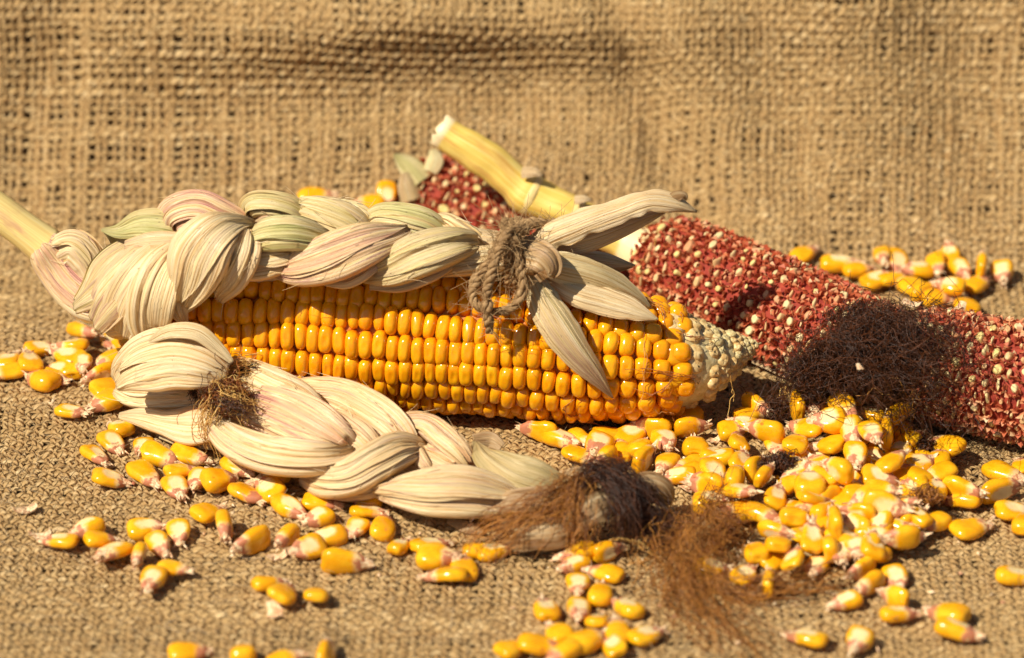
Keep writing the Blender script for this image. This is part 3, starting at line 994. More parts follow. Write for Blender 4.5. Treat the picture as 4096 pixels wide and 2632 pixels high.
    strip('husk_strand', [(1105, 1095, -1.3, 40, .4), (1200, 1075, -1.9, 150), (1330, 1030, -2.1, 200), (1460, 980, -2.0, 180), (1570, 950, -1.4, 110, .7), (1640, 925, -.8, 40, .4)], E, (.85, .05, 0), .46, ridge=.05, seed=19)
    strip('husk_strand', [(1300, 1130, -1.6, 30, .3), (1390, 1120, -1.9, 70), (1480, 1060, -1.9, 80), (1540, 1010, -1.4, 40)], E, (.6, .2, 0), .22, ridge=.04, seed=20)
    strip('husk_strand', [(1460, 1120, -1.3, 30, .4), (1560, 1080, -1.9, 140), (1680, 1020, -2.1, 180), (1800, 985, -1.8, 150), (1890, 975, -1.2, 90, .7)], E, (.4, .5, 0), .44, ridge=.05, seed=22)
    strip('husk_strand', [(1480, 1145, -1.5, 30, .3), (1600, 1140, -1.9, 60), (1720, 1090, -1.9, 80), (1830, 1030, -1.4, 60, .6)], E, (.55, .25, .05), .24, ridge=.045, seed=23)
    strip('husk_strand', [(1780, 1080, -1.1, 60, .4), (1860, 1055, -1.5, 100), (1950, 1040, -1.4, 110), (2050, 1030, -1.2, 90)], E, (.15, .25, 0), .36, ridge=.045, seed=24)
    # tied-off end and loose leaves right of the knot
    strip('husk_stub', [(2040, 1010, -1.2, 130), (2110, 1020, -1.9, 150), (2175, 1040, -2.4, 140), (2200, 1075, -2.5, 100, .8), (2195, 1100, -2.5, 60, .5)], E, (.3, 0, .75), .40, ridge=.05, seed=25, edge=.06)
    strip('husk_stub', [(2165, 1085, -2.7, 70), (2185, 1115, -2.8, 60, .7)], E, (0, 0, 1), .22, ridge=.06, seed=26, nu=12)
    strip('husk_leaf', [(2090, 1010, -.8, 60), (2200, 945, -1.0, 120), (2340, 890, -1.0, 115), (2480, 845, -.8, 105), (2600, 805, -.6, 100), (2700, 815, -.5, 80), (2785, 846, -.4, 10)], E, (.06, 0, .0), .05, .26, .05, nu=70, seed=27, edge=.16, roll=[0, 0, 0, 10, 15, 10, 0])
    strip('husk_leaf', [(2180, 1010, -.9, 60), (2320, 975, -.8, 90), (2460, 925, -.5, 80), (2590, 870, -.2, 50), (2660, 845, -.1, 16)], E, (.1, 0, .35), .05, .10, .035, nu=50, seed=28, roll=[-20, -25, -30, -30, -20])
    strip('husk_leaf', [(2670, 800, -.5, 30), (2705, 785, -.5, 46), (2738, 782, -.5, 30, .8), (2745, 800, -.5, 8)], E, (0, 0, .9), .05, .05, .03, nu=16, seed=29)
    strip('husk_leaf', [(2180, 1030, -.7, 50), (2300, 1030, -.5, 66), (2420, 1045, -.3, 70), (2540, 1062, -.2, 8)], E, (.1, .1, .35), .05, .12, .03, seed=30, roll=[-30, -20, -10, 0])
    strip('husk_leaf', [(2300, 1065, -.4, 40), (2420, 1078, -.2, 50), (2530, 1066, -.1, 10)], E, (.1, .1, .55), .05, .08, .03, seed=31)
    strip('husk_leaf', [(2130, 1040, -1.4, 80), (2240, 1070, -1.6, 130), (2360, 1100, -1.5, 130), (2460, 1140, -1.3, 110), (2550, 1190, -1.2, 60), (2600, 1230, -1.2, 12)], E, (.03, .25, .0), .05, .34, .05, seed=32, nu=60, edge=.08)
    strip('husk_leaf', [(2180, 1100, -1.4, 70), (2300, 1165, -1.9, 120), (2420, 1205, -2.0, 125), (2530, 1240, -2.2, 95), (2632, 1278, -2.5, 8)], E, (.06, .03, .05), .05, .30, .05, seed=33, nu=60, edge=.08, roll=[0, 5, 10, 10, 0])
    strip('husk_leaf', [(2120, 1080, 2.0, 60), (2160, 1180, 1.0, 120), (2225, 1290, .7, 155), (2300, 1400, .55, 130), (2380, 1500, .4, 80), (2452, 1592, .3, 6)], E, (.12, .5, .02), .05, .34, .05, seed=34, nu=60, edge=.07, tone2=(.9, .1, .3), plane='ear')
    strip('husk_leaf', [(2110, 1100, 1.0, 50), (2135, 1200, .6, 60), (2180, 1310, .4, 50), (2215, 1380, .3, 10)], E, (.1, .8, .1), .05, .08, .02, seed=35, plane='ear')


ear_husks()


# ------------------------------------------------------------------ twine
def rope(path, parent, name, r=0.10, ply=3, twist=7.5, n=160, nfuzz=260, seed=1):
    S = spline(path, n)
    T = nrm(np.gradient(S, axis=0))
    ref = nrm(np.array([0.31, 0.55, 0.77]))
    A = nrm(np.cross(T, ref))
    B = np.cross(T, A)
    L = np.concatenate([[0], np.cumsum(np.linalg.norm(np.diff(S, axis=0), axis=1))])
    r2 = np.random.default_rng(seed)
    rr = r * (1 + 0.16 * smooth_noise(n, 9, seed))
    P = []
    for k in range(ply):
        a = L * twist + 2 * math.pi * k / ply
        P.append(S + (rr * 0.95)[:, None] * (A * np.cos(a)[:, None] + B * np.sin(a)[:, None]))
    V, F, at = tubes(np.array(P), np.array([rr * (1 + 0.15 * smooth_noise(n, 5, seed + k)) for k in range(ply)]), 9, seed=seed)
    bumpn = vnoise2(at[:, 0] * 9, at[:, 1] * 9, seed) * 0.018
    at[:, 2] = np.clip(0.5 + 0.5 * vnoise2(at[:, 0] * 6, at[:, 1] * 22, seed + 3), 0, 1) * 0.75
    o = part(name, V + bumpn[:, None] * nrm(r2.normal(size=V.shape)), F, M['twine'], parent, {'fuv': at})
    i = r2.integers(0, n, nfuzz)
    K = 7
    d = nrm(r2.normal(size=(nfuzz, 3)))
    d = nrm(d - T[i] * np.sum(d * T[i], 1)[:, None] * 0.3)
    t = np.linspace(0, 1, K)
    ln = r2.uniform(0.15, 0.65, nfuzz) ** 1.3
    bend = r2.normal(size=(nfuzz, 3)) * 0.8
    st = S[i] + d * (r * 1.3)
    P = st[:, None, :] + (d[:, None, :] * 0.5 * t[None, :, None] + T[i][:, None, :] * (r2.choice([-1, 1], nfuzz) * 0.8)[:, None, None] * t[None, :, None] + bend[:, None, :] * (t**2)[None, :, None]) * ln[:, None, None]
    V, F, at = tubes(P, 0.0075, 3, seed=seed)
    at[:, 2] = 0.4 + 0.6 * at[:, 2]
    part('fuzz', V, F, M['twine'], o, {'fuv': at}, kind='stuff')
    return o


def build_twine():
    tw = empty('jute_twine', py_(2040, 1010, -1.2), 'frayed brown jute twine with hanging bow loop tied round the braid end', 'twine')
    tw_loc = np.array(tw.location)
    c = py_(2035, 1010, -.7)
    wrap = []
    for k in range(29):       # two and a bit turns round the neck
        a = k / 28 * 2 * math.pi * 2.2 + 1.2
        wrap.append(c + np.array([-.12 + .42 * k / 28, -1.0 * math.cos(a), .95 * math.sin(a)]))
    rope(wrap, tw, 'wrap', .085, seed=2, n=220, nfuzz=260)
    loop = [py_(2070, 925, -1.7), py_(2010, 935, -2.1), py_(1975, 1010, -2.5), py_(1930, 1085, -2.6), py_(1893, 1150, -2.8), py_(1900, 1212, -3.0),
            py_(1965, 1246, -3.1), py_(2045, 1232, -3.05), py_(2088, 1165, -2.9), py_(2082, 1080, -2.6), py_(2062, 1000, -2.4), py_(2050, 940, -2.1), py_(2090, 905, -1.6)]
    rope(loop, tw, 'bow_loop', .082, seed=3, n=240, nfuzz=260)
    tail = [py_(2110, 925, -1.6), py_(2045, 920, -2.3), py_(2005, 980, -2.75), py_(1970, 1080, -3.0), py_(1948, 1170, -3.15), py_(1952, 1250, -3.3), py_(1958, 1328, -3.2)]
    rope(tail, tw, 'tail', .08, seed=4, n=160, nfuzz=260)
    back = [py_(2040, 915, -1.4), py_(2110, 895, -1.0), py_(2190, 893, -.6), py_(2250, 905, -.2), py_(2290, 950, .3)]
    rope(back, tw, 'tail', .085, seed=5, n=110, nfuzz=220)
    knot = [py_(2010, 960, -1.9), py_(2030, 1010, -2.4), py_(2050, 960, -2.4), py_(2075, 1000, -2.2), py_(2090, 1060, -1.9), py_(2060, 1090, -2.1), py_(2030, 1060, -2.2), py_(2070, 930, -2.1)]
    rope(knot, tw, 'knot', .078, seed=6, n=160, nfuzz=260)


build_twine()


# ------------------------------------------------------------------ silk
def strands(guides, n, spread, r=0.011, K=18, curl=0.12, seed=1, zmin=0.14, fray=1.6):
    """n strands scattered about random guides (each an array of xyz), spread in cm growing to the ends"""
    r2 = np.random.default_rng(seed)
    out = []
    t = np.linspace(0, 1, K)
    for k in range(n):
        g = spline(guides[r2.integers(len(guides))], 40)
        a, b = sorted(r2.uniform(0, 1, 2))
        if b - a < 0.35:
            a, b = max(0, a - .2), min(1, b + .25)
        x = np.linspace(a, b, K) * 39
        base = np.stack([np.interp(x, np.arange(40), g[:, c]) for c in range(3)], 1)
        o1, o2 = r2.normal(size=3) * spread, r2.normal(size=3) * spread * fray
        base = base + o1 * (1 - t)[:, None] + o2 * t[:, None]
        wv = np.stack([smooth_noise(K, 4, int(r2.integers(1e9))) for _ in range(3)], 1) * curl
        P = base + wv
        P[:, 2] = np.maximum(P[:, 2], zmin + r2.uniform(0, .1))
        out.append(P)
    return tubes(np.array(out), r, 3, seed=seed)


def tangle(center, rad, n, step=0.16, K=26, r=0.011, seed=1, zmin=0.12, wild=0.5, stray=0.06):
    """curly strands wandering inside an ellipsoid"""
    r2 = np.random.default_rng(seed)
    c, rad = np.asarray(center, float), np.asarray(rad, float)
    u = nrm(r2.normal(size=(n, 3))) * (r2.random((n, 1)) ** 0.4)
    P = np.zeros((n, K, 3))
    P[:, 0] = c + u * rad
    d = nrm(r2.normal(size=(n, 3)))
    loose = r2.random(n) < stray
    om = r2.normal(size=(n, 3)) * wild
    for k in range(1, K):
        om = om * .93 + r2.normal(size=(n, 3)) * wild * .35
        d = nrm(d + np.cross(om, d))
        q = (P[:, k - 1] - c) / rad
        out = np.linalg.norm(q, axis=1)
        pull = np.where(loose, 0.0, np.clip((out - 0.85) * 2.5, 0, 2))[:, None]
        d = nrm(d - nrm(q) * pull)
        P[:, k] = P[:, k - 1] + d * step
    P[..., 2] = np.maximum(P[..., 2], zmin)
    return tubes(P, r, 3, seed=seed)


# ------------------------------------------------------------------ braided husk in front
def front_braid():
    E = empty('husk_braid', pz(1300, 1900, 0), 'loose pale braid of corn husks lying on burlap in front of the ear', 'husk braid')
    z = 'z'
    # fan of folded leaf at the left end
    strip('husk_leaf', [(900, 1500, -3.0, 110, .6), (810, 1455, -3.0, 220), (700, 1432, -2.9, 260), (590, 1450, -2.8, 250), (510, 1490, -2.7, 170), (468, 1530, -2.6, 80, .5)], E, (.05, 0, 0), .34, ridge=.05, seed=51)
    strip('husk_leaf', [(870, 1570, 1.6, 90, .6), (760, 1570, 1.5, 130), (640, 1570, 1.3, 140), (530, 1575, 1.0, 110), (470, 1560, .8, 60, .5)], E, (.05, 0, 0), .28, ridge=.045, plane=z, seed=52)
    strip('husk_leaf', [(590, 1370, -2.5, 20), (680, 1325, -2.7, 60), (790, 1330, -2.8, 70), (880, 1400, -2.9, 50), (930, 1450, -3.0, 20)], E, (.0, .05, 0), .1, ridge=.03, seed=53)
    strip('husk_leaf', [(478, 1662, .7, 26, .5), (560, 1668, .8, 80), (660, 1690, .9, 110), (760, 1700, 1.1, 170), (850, 1690, 1.3, 160, .7)], E, (.15, 0, 0), .24, ridge=.045, plane=z, seed=54)
    strip('husk_leaf', [(640, 1745, .4, 20), (740, 1765, .5, 50), (850, 1770, .6, 60)], E, (.1, .1, 0), .12, ridge=.03, plane=z, seed=55)
    # inner bulk
    strip('husk_core', [(820, 1560, 1.0, 220), (1050, 1680, .9, 260), (1300, 1760, .8, 240), (1550, 1840, .75, 220), (1800, 1950, .7, 180), (2000, 2010, .6, 120)], E, (.1, 0, .3), .5, ridge=.02, plane=z, seed=56)
    # lobes
    strip('husk_strand', [(860, 1480, 2.0, 110, .6), (980, 1510, 2.2, 160), (1100, 1560, 2.3, 170), (1210, 1600, 2.1, 130, .8), (1290, 1660, 1.6, 60, .5)], E, (.05, .05, 0), .40, ridge=.045, plane=z, seed=57)
    strip('husk_strand', [(900, 1600, 1.6, 110, .6), (1010, 1610, 1.9, 190), (1130, 1650, 2.1, 230), (1250, 1710, 2.1, 230), (1350, 1770, 1.8, 170), (1420, 1820, 1.3, 70, .5)], E, (.65, 0, 0), .42, ridge=.05, plane=z, seed=58)
    strip('husk_strand', [(1140, 1555, 1.3, 40, .4), (1240, 1565, 1.7, 100), (1350, 1580, 1.9, 130), (1460, 1630, 2.0, 150), (1550, 1690, 1.9, 150), (1610, 1750, 1.6, 120, .8), (1640, 1810, 1.1, 60, .5)], E, (.25, 0, 0), .42, ridge=.045, plane=z, seed=59)
    strip('husk_strand', [(1290, 1640, 1.6, 40, .4), (1350, 1690, 1.8, 110), (1430, 1750, 1.8, 140), (1480, 1800, 1.5, 110), (1500, 1840, 1.0, 40, .5)], E, (.25, 0, .05), .3, ridge=.04, plane=z, seed=60)
    strip('husk_strand', [(850, 1690, 1.3, 90, .5), (930, 1760, 1.5, 140), (1050, 1810, 1.7, 160), (1190, 1830, 1.8, 160), (1320, 1830, 1.7, 130), (1430, 1800, 1.3, 60, .5)], E, (.2, 0, 0), .42, ridge=.05, plane=z, seed=61, nu=54)
    strip('husk_strand', [(1215, 1915, .6, 60, .4), (1300, 1930, 1.0, 130), (1400, 1910, 1.4, 150), (1500, 1850, 1.7, 160), (1600, 1800, 1.7, 150, .8), (1690, 1790, 1.3, 70, .5)], E, (.2, .05, 0), .42, ridge=.05, plane=z, seed=62)
    strip('husk_strand', [(1260, 1960, .4, 40, .4), (1360, 1975, .6, 60), (1480, 1960, .8, 70), (1560, 1920, .9, 50)], E, (.2, 0, .1), .3, ridge=.04, plane=z, seed=63)
    strip('husk_strand', [(1590, 1760, 1.2, 50, .4), (1625, 1700, 1.6, 90), (1700, 1700, 1.8, 100), (1780, 1755, 1.8, 110), (1850, 1820, 1.5, 90), (1890, 1880, 1.0, 40, .5)], E, (.4, 0, .1), .36, ridge=.045, plane=z, seed=64)
    strip('husk_strand', [(1700, 1800, 1.2, 120), (1780, 1830, 1.3, 140), (1850, 1880, 1.1, 100)], E, (.45, 0, .05), .3, ridge=.04, plane=z, seed=65)
    strip('husk_strand', [(1600, 1770, 1.1, 50), (1650, 1800, 1.4, 70), (1700, 1860, 1.3, 50), (1720, 1890, 1.0, 20)], E, (.35, 0, .05), .22, ridge=.03, plane=z, seed=66)
    strip('husk_strand', [(1500, 1975, .6, 30, .4), (1590, 1965, 1.1, 130), (1710, 1965, 1.4, 200), (1850, 1965, 1.4, 220), (1980, 1985, 1.1, 180), (2090, 2010, .8, 100, .6)], E, (.3, .1, 0), .46, ridge=.05, plane=z, seed=67, nu=54)
    # yellowish striped leaf and dry torn ends under the silk
    strip('husk_leaf', [(1900, 1770, 1.5, 30), (1950, 1830, 1.6, 120), (2050, 1890, 1.5, 170), (2150, 1925, 1.3, 170), (2240, 1955, 1.0, 110), (2290, 1985, .8, 40)], E, (.1, .55, .3), .06, .2, .04, plane=z, seed=68, roll=[30, 20, 10, 0, 0, 0])
    strip('husk_leaf', [(1890, 1760, 1.1, 50), (1960, 1760, 1.0, 70), (2010, 1790, .9, 40)], E, (.1, .0, .8), .06, .08, .03, plane=z, seed=69)
    strip('husk_leaf', [(1950, 2010, 1.0, 60), (2080, 2000, 1.2, 100), (2200, 1985, 1.2, 90), (2290, 1960, 1.1, 50)], E, (.2, 0, .5), .06, .15, .03, plane=z, seed=70)
    strip('husk_leaf', [(2000, 2150, .5, 120), (2120, 2130, 1.0, 160), (2230, 2120, 1.1, 150), (2300, 2100, .9, 90)], E, (.0, 0, 1.0), .06, .25, .03, plane=z, seed=71, edge=.1)
    strip('husk_leaf', [(2270, 2170, .5, 60), (2310, 2090, 1.2, 130), (2360, 2030, 1.6, 150), (2440, 2010, 1.5, 110), (2480, 2040, 1.1, 60)], E, (.1, 0, .8), .06, .25, .03, plane=z, seed=72, edge=.1)
    strip('husk_leaf', [(2480, 2010, .9, 60), (2560, 1960, 1.3, 130), (2630, 1960, 1.3, 130), (2680, 2010, .9, 60)], E, (.0, 0, 1.0), .06, .35, .04, plane=z, seed=73, edge=.15)
    strip('husk_leaf', [(2240, 1900, .5, 40), (2330, 1895, .8, 60), (2420, 1930, .8, 60)], E, (.1, 0, .45), .06, .1, .03, plane=z, seed=74)
    strip('husk_leaf', [(1790, 2085, .3, 20), (1870, 2110, .3, 50), (1930, 2130, .25, 20)], E, (.1, 0, .7), .06, .06, .02, plane=z, seed=75)
    # dark silk knot at the left
    c = pz(905, 1585, 2.4)
    V, F, at = tangle(c, (.75, .5, .50), 420, .09, 18, .012, seed=81, wild=.45, stray=.15)
    part('silk_tuft', V, F, M['silkm'], E, {'fuv': at}, kind='stuff')
    V, F, at = strands([np.array([pz(850, 1390, 2.6), pz(860, 1470, 2.7), pz(880, 1560, 2.6), pz(830, 1650, 2.0), pz(820, 1720, 1.4), pz(860, 1800, .6)]),
                        np.array([pz(860, 1450, 2.7), pz(940, 1470, 2.8), pz(1040, 1480, 2.6)]),
                        np.array([pz(880, 1540, 2.7), pz(960, 1600, 2.6), pz(1020, 1640, 2.2)])], 210, .17, .011, 16, .08, 82)
    part('silk_tuft', V, F, M['silky'], E, {'fuv': at}, kind='stuff')
    V, F, at = strands([np.array([pz(960, 1480, 2.6), pz(1000, 1470, 2.7), pz(1030, 1485, 2.6)]), np.array([pz(770, 1560, 2.2), pz(790, 1600, 2.1)]),
                        np.array([pz(870, 1600, 2.7), pz(930, 1620, 2.7), pz(1000, 1650, 2.5)])], 130, .10, .012, 10, .05, 83)
    part('silk_tuft', V, F, M['silkd'], E, {'fuv': at}, kind='stuff')
    # brown silk flowing from the right end
    V, F, at = strands([np.array([pz(2320, 1900, 1.8), pz(2200, 1990, 1.9), pz(2050, 2060, 1.5), pz(1930, 2130, .8), pz(1890, 2230, .3)]),
                        np.array([pz(2330, 1900, 1.9), pz(2240, 2010, 1.8), pz(2120, 2090, 1.3), pz(2000, 2200, .4)]),
                        np.array([pz(2340, 1910, 1.9), pz(2300, 2020, 1.8), pz(2290, 2120, 1.2), pz(2260, 2200, .4)])], 330, .26, .009, 22, .10, 84)
    part('silk_tuft', V, F, M['silkb'], E, {'fuv': at}, kind='stuff')
    V, F, at = strands([np.array([pz(2290, 1960, 2.0), pz(2370, 1880, 2.3), pz(2470, 1890, 2.2), pz(2560, 1980, 1.7), pz(2620, 2100, .9), pz(2640, 2190, .3)]),
                        np.array([pz(2300, 2000, 1.9), pz(2380, 1890, 2.3), pz(2450, 1930, 2.2), pz(2520, 2060, 1.5), pz(2520, 2180, .4)]),
                        np.array([pz(2420, 1900, 2.1), pz(2520, 1990, 1.6), pz(2600, 2130, .7)])], 520, .20, .010, 20, .08, 85)
    part('silk_tuft', V, F, M['silkd'], E, {'fuv': at}, kind='stuff')
    V, F, at = strands([np.array([pz(2420, 2160, .8), pz(2520, 2165, .7), pz(2600, 2210, .5), pz(2680, 2250, .3)])], 6, .05, .02, 18, .03, 86, fray=1)
    part('silk_strand', V, F, M['silky'], E, {'fuv': at}, kind='stuff')


front_braid()


# ------------------------------------------------------------------ shelled cobs
def build_cob(name, axis, label, rows=24, pitch=0.43, mred='redgl', seed=1, group=None, nsingle=300, spale=0.82):
    r2 = np.random.default_rng(seed)
    S = spline(axis, 160)
    P, R = S[:, :3], S[:, 3]
    T = nrm(np.gradient(P, axis=0))
    L = np.concatenate([[0], np.cumsum(np.linalg.norm(np.diff(P, axis=0), axis=1))])
    mid = P[len(P) // 2]
    ob = empty(name, (mid[0], mid[1], 0), label, 'corn cob', group)
    V, F, at = lathe(P[::4], R[::4] - 0.28, 30)
    part('cob_core', V, F, M['redcore'], ob, {'fuv': at})
    RV, RF, RA, nv = [], [], [], 0
    pale = []
    ph0 = r2.uniform(0, 6)
    for row in range(rows):
        s = 0.1 + (pitch / 2 if row % 2 else 0)
        while s < L[-1] - 0.05:
            i = int(np.searchsorted(L, s).clip(1, 159))
            p, t, rad_r = P[i], T[i], R[i]
            a = nrm(np.cross(t, [0, 0, 1]))
            b = np.cross(t, a)
            psi = 2 * math.pi * (row + 0.05 * r2.normal()) / rows + ph0
            rad = a * math.cos(psi) + b * math.sin(psi)
            y = np.cross(rad, t)
            wid = 2 * math.pi * rad_r / rows
            # red chaffy glumes: curled flakes round a cup
            for q in range(6):
                an = q / 6 * 2 * math.pi + r2.normal(0, .22)
                o = p + rad * (rad_r - 0.26) + t * (math.cos(an) * pitch * .46 + r2.normal(0, .02)) + y * (math.sin(an) * wid * .48 + r2.normal(0, .02))
                out = nrm(rad + (t * math.cos(an) + y * math.sin(an)) * r2.uniform(-.35, .35) + r2.normal(0, .14, 3))
                sd = nrm(np.cross(out, t * math.cos(an) + y * math.sin(an) + r2.normal(0, .3, 3)))
                h, w = r2.uniform(.15, .30), r2.uniform(.06, .12)
                nn = np.cross(sd, out)
                RV += [o - sd * w, o + sd * w, o + sd * w * 1.1 + out * h * .6 + nn * .04, o - sd * w * 1.1 + out * h * .6 + nn * .04, o + out * h + sd * r2.normal(0, .02) - nn * .03]
                RF += [[nv, nv + 1, nv + 2], [nv, nv + 2, nv + 3], [nv + 3, nv + 2, nv + 4]]
                c = r2.beta(2, 2.2) * .85 if r2.random() > .07 else r2.uniform(.75, 1.0)
                RA += [[o[0] * 3, o[1] * 3, c * .6]] * 2 + [[o[0] * 3, o[1] * 3, c]] * 2 + [[o[0] * 3, o[1] * 3, min(1, c + .2)]]
                nv += 5
            for _ in range(1):
                if r2.random() > spale:
                    continue
                o = p + rad * (rad_r - r2.uniform(.08, .20)) + t * r2.normal(0, .025) + y * r2.normal(0, .025)
                face = float(np.dot(rad, nrm(CAM - p)))
                pale.append((face, o, rad, t, y))
            s += pitch * r2.uniform(.92, 1.08)
    part('red_chaff', np.array(RV), RF, M[mred], ob, {'fuv': np.array(RA)}, smooth=False, kind='stuff')
    # pale squarish kernel seats
    pm = []
    for k in range(8):
        r3 = np.random.default_rng(seed * 10 + k)
        w, h = (r3.uniform(.75, 1.05), r3.uniform(.85, 1.25)) if k < 5 else (r3.uniform(.3, .45), r3.uniform(1.2, 1.8))
        V, Fc = [], []
        for q, (zz, rr_) in enumerate(((-1, .9), (-.2, 1.0), (.12, .92), (.16, .55))):
            for i in range(8):
                an = i / 8 * 2 * math.pi + .39
                sq = 1 / max(abs(math.cos(an)), abs(math.sin(an))) ** .75
                V.append([math.cos(an) * w * rr_ * sq * r3.uniform(.88, 1.08), math.sin(an) * h * rr_ * sq * r3.uniform(.88, 1.08), zz + r3.normal(0, .06)])
        V.append([0, 0, r3.uniform(-.1, .18)])
        V = np.array(V)
        for q in range(3):
            Fc += [[q * 8 + i, q * 8 + (i + 1) % 8, q * 8 + 8 + (i + 1) % 8, q * 8 + 8 + i] for i in range(8)]
        Fc += [[24 + i, 24 + (i + 1) % 8, 32] for i in range(8)]
        c = np.zeros((33, 3))
        c[:, 0], c[:, 1] = V[:, 0], V[:, 1]
        c[:, 2] = r3.uniform(.0, .9) if k else 1.0
        pm.append((V, Fc, c, make_mesh('kernel_seat', V, Fc, M['palegl'], {'fuv': c})))
    pale.sort(key=lambda q: -q[0])
    off = np.array(ob.location) / CM
    mV, mF, mA, nv = [], [], [], 0
    for k, (face, o, rad, t, y) in enumerate(pale):
        var = pm[r2.integers(8)]
        up = nrm(rad + r2.normal(0, .20, 3))
        tn = nrm(t + r2.normal(0, .15, 3))
        tn = nrm(tn - up * np.dot(tn, up))
        yy = np.cross(up, tn)
        sc = np.array([.10, .112, .19]) * np.exp(r2.normal(0, .22)) * r2.uniform(.8, 1.25, 3)
        if k < nsingle and face > -.1:
            ok = link('kernel_seat', var[3], ob)
            m = Matrix.Identity(4)
            for c, (ax, kk) in enumerate(((tn, sc[0]), (yy, sc[1]), (up, sc[2]))):
                for rr_ in range(3):
                    m[rr_][c] = ax[rr_] * kk
            for rr_ in range(3):
                m[rr_][3] = (o[rr_] - off[rr_]) * CM
            ok.matrix_local = m
        else:
            mV.append(o + (var[0] * sc) @ np.stack([tn, yy, up]))
            mA.append(var[2])
            mF += [[q + nv for q in ff] for ff in var[1]]
            nv += 33
    if mV:
        part('kernel_seat_mass', np.concatenate(mV), mF, M['palegl'], ob, {'fuv': np.concatenate(mA)}, kind='stuff')
    return ob


cob1 = build_cob('red_cob', [[*pz(2615, 1030, 1.9), 1.2], [*pz(2680, 1058, 1.9), 1.72], [*pz(2850, 1132, 1.9), 1.86], [*pz(3150, 1262, 1.85), 1.86], [*pz(3400, 1370, 1.8), 1.8], [*pz(3640, 1470, 1.8), 1.6]],
                 'shelled red corn cob with long yellow stalk, lying behind the pale ear tip', seed=3)


def cob_stalk():
    rows = [(2630, 1035, 1.9, .95), (2560, 1000, 2.1, .84), (2500, 965, 2.3, .66)]
    P = [[*pz(a, b, c), d] for a, b, c, d in rows]
    P += [[*py_(2400, 915, 7.6), .60], [*py_(2360, 885, 7.7), .58], [*py_(2250, 835, 7.9), .60], [*py_(2140, 790, 8.2), .66], [*py_(2095, 765, 8.3), .68], [*py_(2060, 735, 8.4), .58],
          [*py_(1990, 672, 8.6), .60], [*py_(1900, 610, 8.8), .60], [*py_(1830, 566, 9.0), .56], [*py_(1765, 522, 9.2), .55]]
    S = spline(P, 60)
    V, F, at = lathe(S[:, :3], S[:, 3], 28, wob=lambda k, a: 0.05 * np.sin(a * 2 + k * .09) + .03 * np.sin(a * 5 + k * .16) + .02 * np.sin(k * .9 + a))
    jr = np.random.default_rng(4)
    V[-28:] += (S[-1, :3] - S[-2, :3]) * jr.uniform(-.5, 1.1, (28, 1))
    tn = np.zeros_like(at)
    tn[:, 0] = .45
    tn[:28 * 9, 1] = .8
    tn[-28 * 2:, 1] = .9
    at[:, 2] = .9
    o = part('stalk', V, F, M['stalk'], cob1, {'fuv': at, 'tone': tn})
    # node ridges and torn sheath edges
    for (i0, k) in ((33, 1.10), (22, 1.06)):
        c = S[i0 - 1:i0 + 2]
        V, F, at = lathe(c[:, :3], c[:, 3] * np.array([1.02, k, 1.02]), 28, capends=False)
        tn = np.zeros_like(at)
        tn[:, 1] = .4
        part('stalk_node', V, F, M['stalk'], o, {'fuv': at, 'tone': tn})
    strip('sheath_scrap', [(2090, 690, 8.0, 50), (2140, 690, 7.8, 40), (2168, 705, 7.7, 10)], cob1, (.1, 0, .3), .06, .05, .02, seed=91, nu=14, nv=16)
    strip('sheath_scrap', [(2300, 800, 7.4, 40), (2340, 795, 7.3, 30), (2365, 800, 7.3, 8)], cob1, (.1, 0, .1), .05, .05, .02, seed=92, nu=14, nv=16)
    V, F, at = strands([np.array([pz(2560, 930, 2.6), pz(2600, 960, 2.8), pz(2620, 1000, 2.8)]), np.array([pz(2590, 1080, 2.0), pz(2620, 1040, 2.6)])], 40, .15, .03, 8, .03, 93)
    part('collar_fibre', V, F, M['silky'], cob1, {'fuv': at}, kind='stuff')


cob_stalk()
cob2 = build_cob('red_cob', [[*pz(3600, 1425, 2.0), 1.5], [*pz(3700, 1450, 2.0), 1.85], [*pz(3900, 1492, 2.05), 1.98], [*pz(4200, 1558, 2.05), 2.0], [*pz(4600, 1650, 2.0), 1.9]],
                 'orange red shelled cob half hidden under a dark tangle of silk', mred='orangegl', seed=5, spale=.95, nsingle=200)
cob3 = build_cob('red_cob', [[*py_(1655, 745, 12.0), 1.1], [*py_(1720, 775, 11.8), 1.5], [*py_(1900, 860, 11.2), 1.62], [*py_(2150, 985, 10.0), 1.65], [*py_(2500, 1140, 8.4), 1.5]],
                 'blurred red shelled cob with greenish husk end, lying under the yellow stalk', seed=8, spale=.9, nsingle=120)


def cob3_end():
    strip('husk_scrap', [(1690, 730, 10.9, 110), (1650, 680, 11.2, 100), (1605, 640, 11.5, 60), (1575, 620, 11.6, 12)], cob3, (.1, 1., .15), .12, .2, .03, seed=95)
    strip('husk_scrap', [(1650, 800, 10.6, 90), (1630, 740, 10.8, 80), (1620, 690, 11.0, 30)], cob3, (.5, .4, .3), .12, .2, .03, seed=96)
    strip('husk_scrap', [(1720, 690, 11.0, 60), (1740, 640, 11.3, 70), (1730, 600, 11.5, 30)], cob3, (.0, .7, .0), .1, .1, .03, seed=97)


cob3_end()


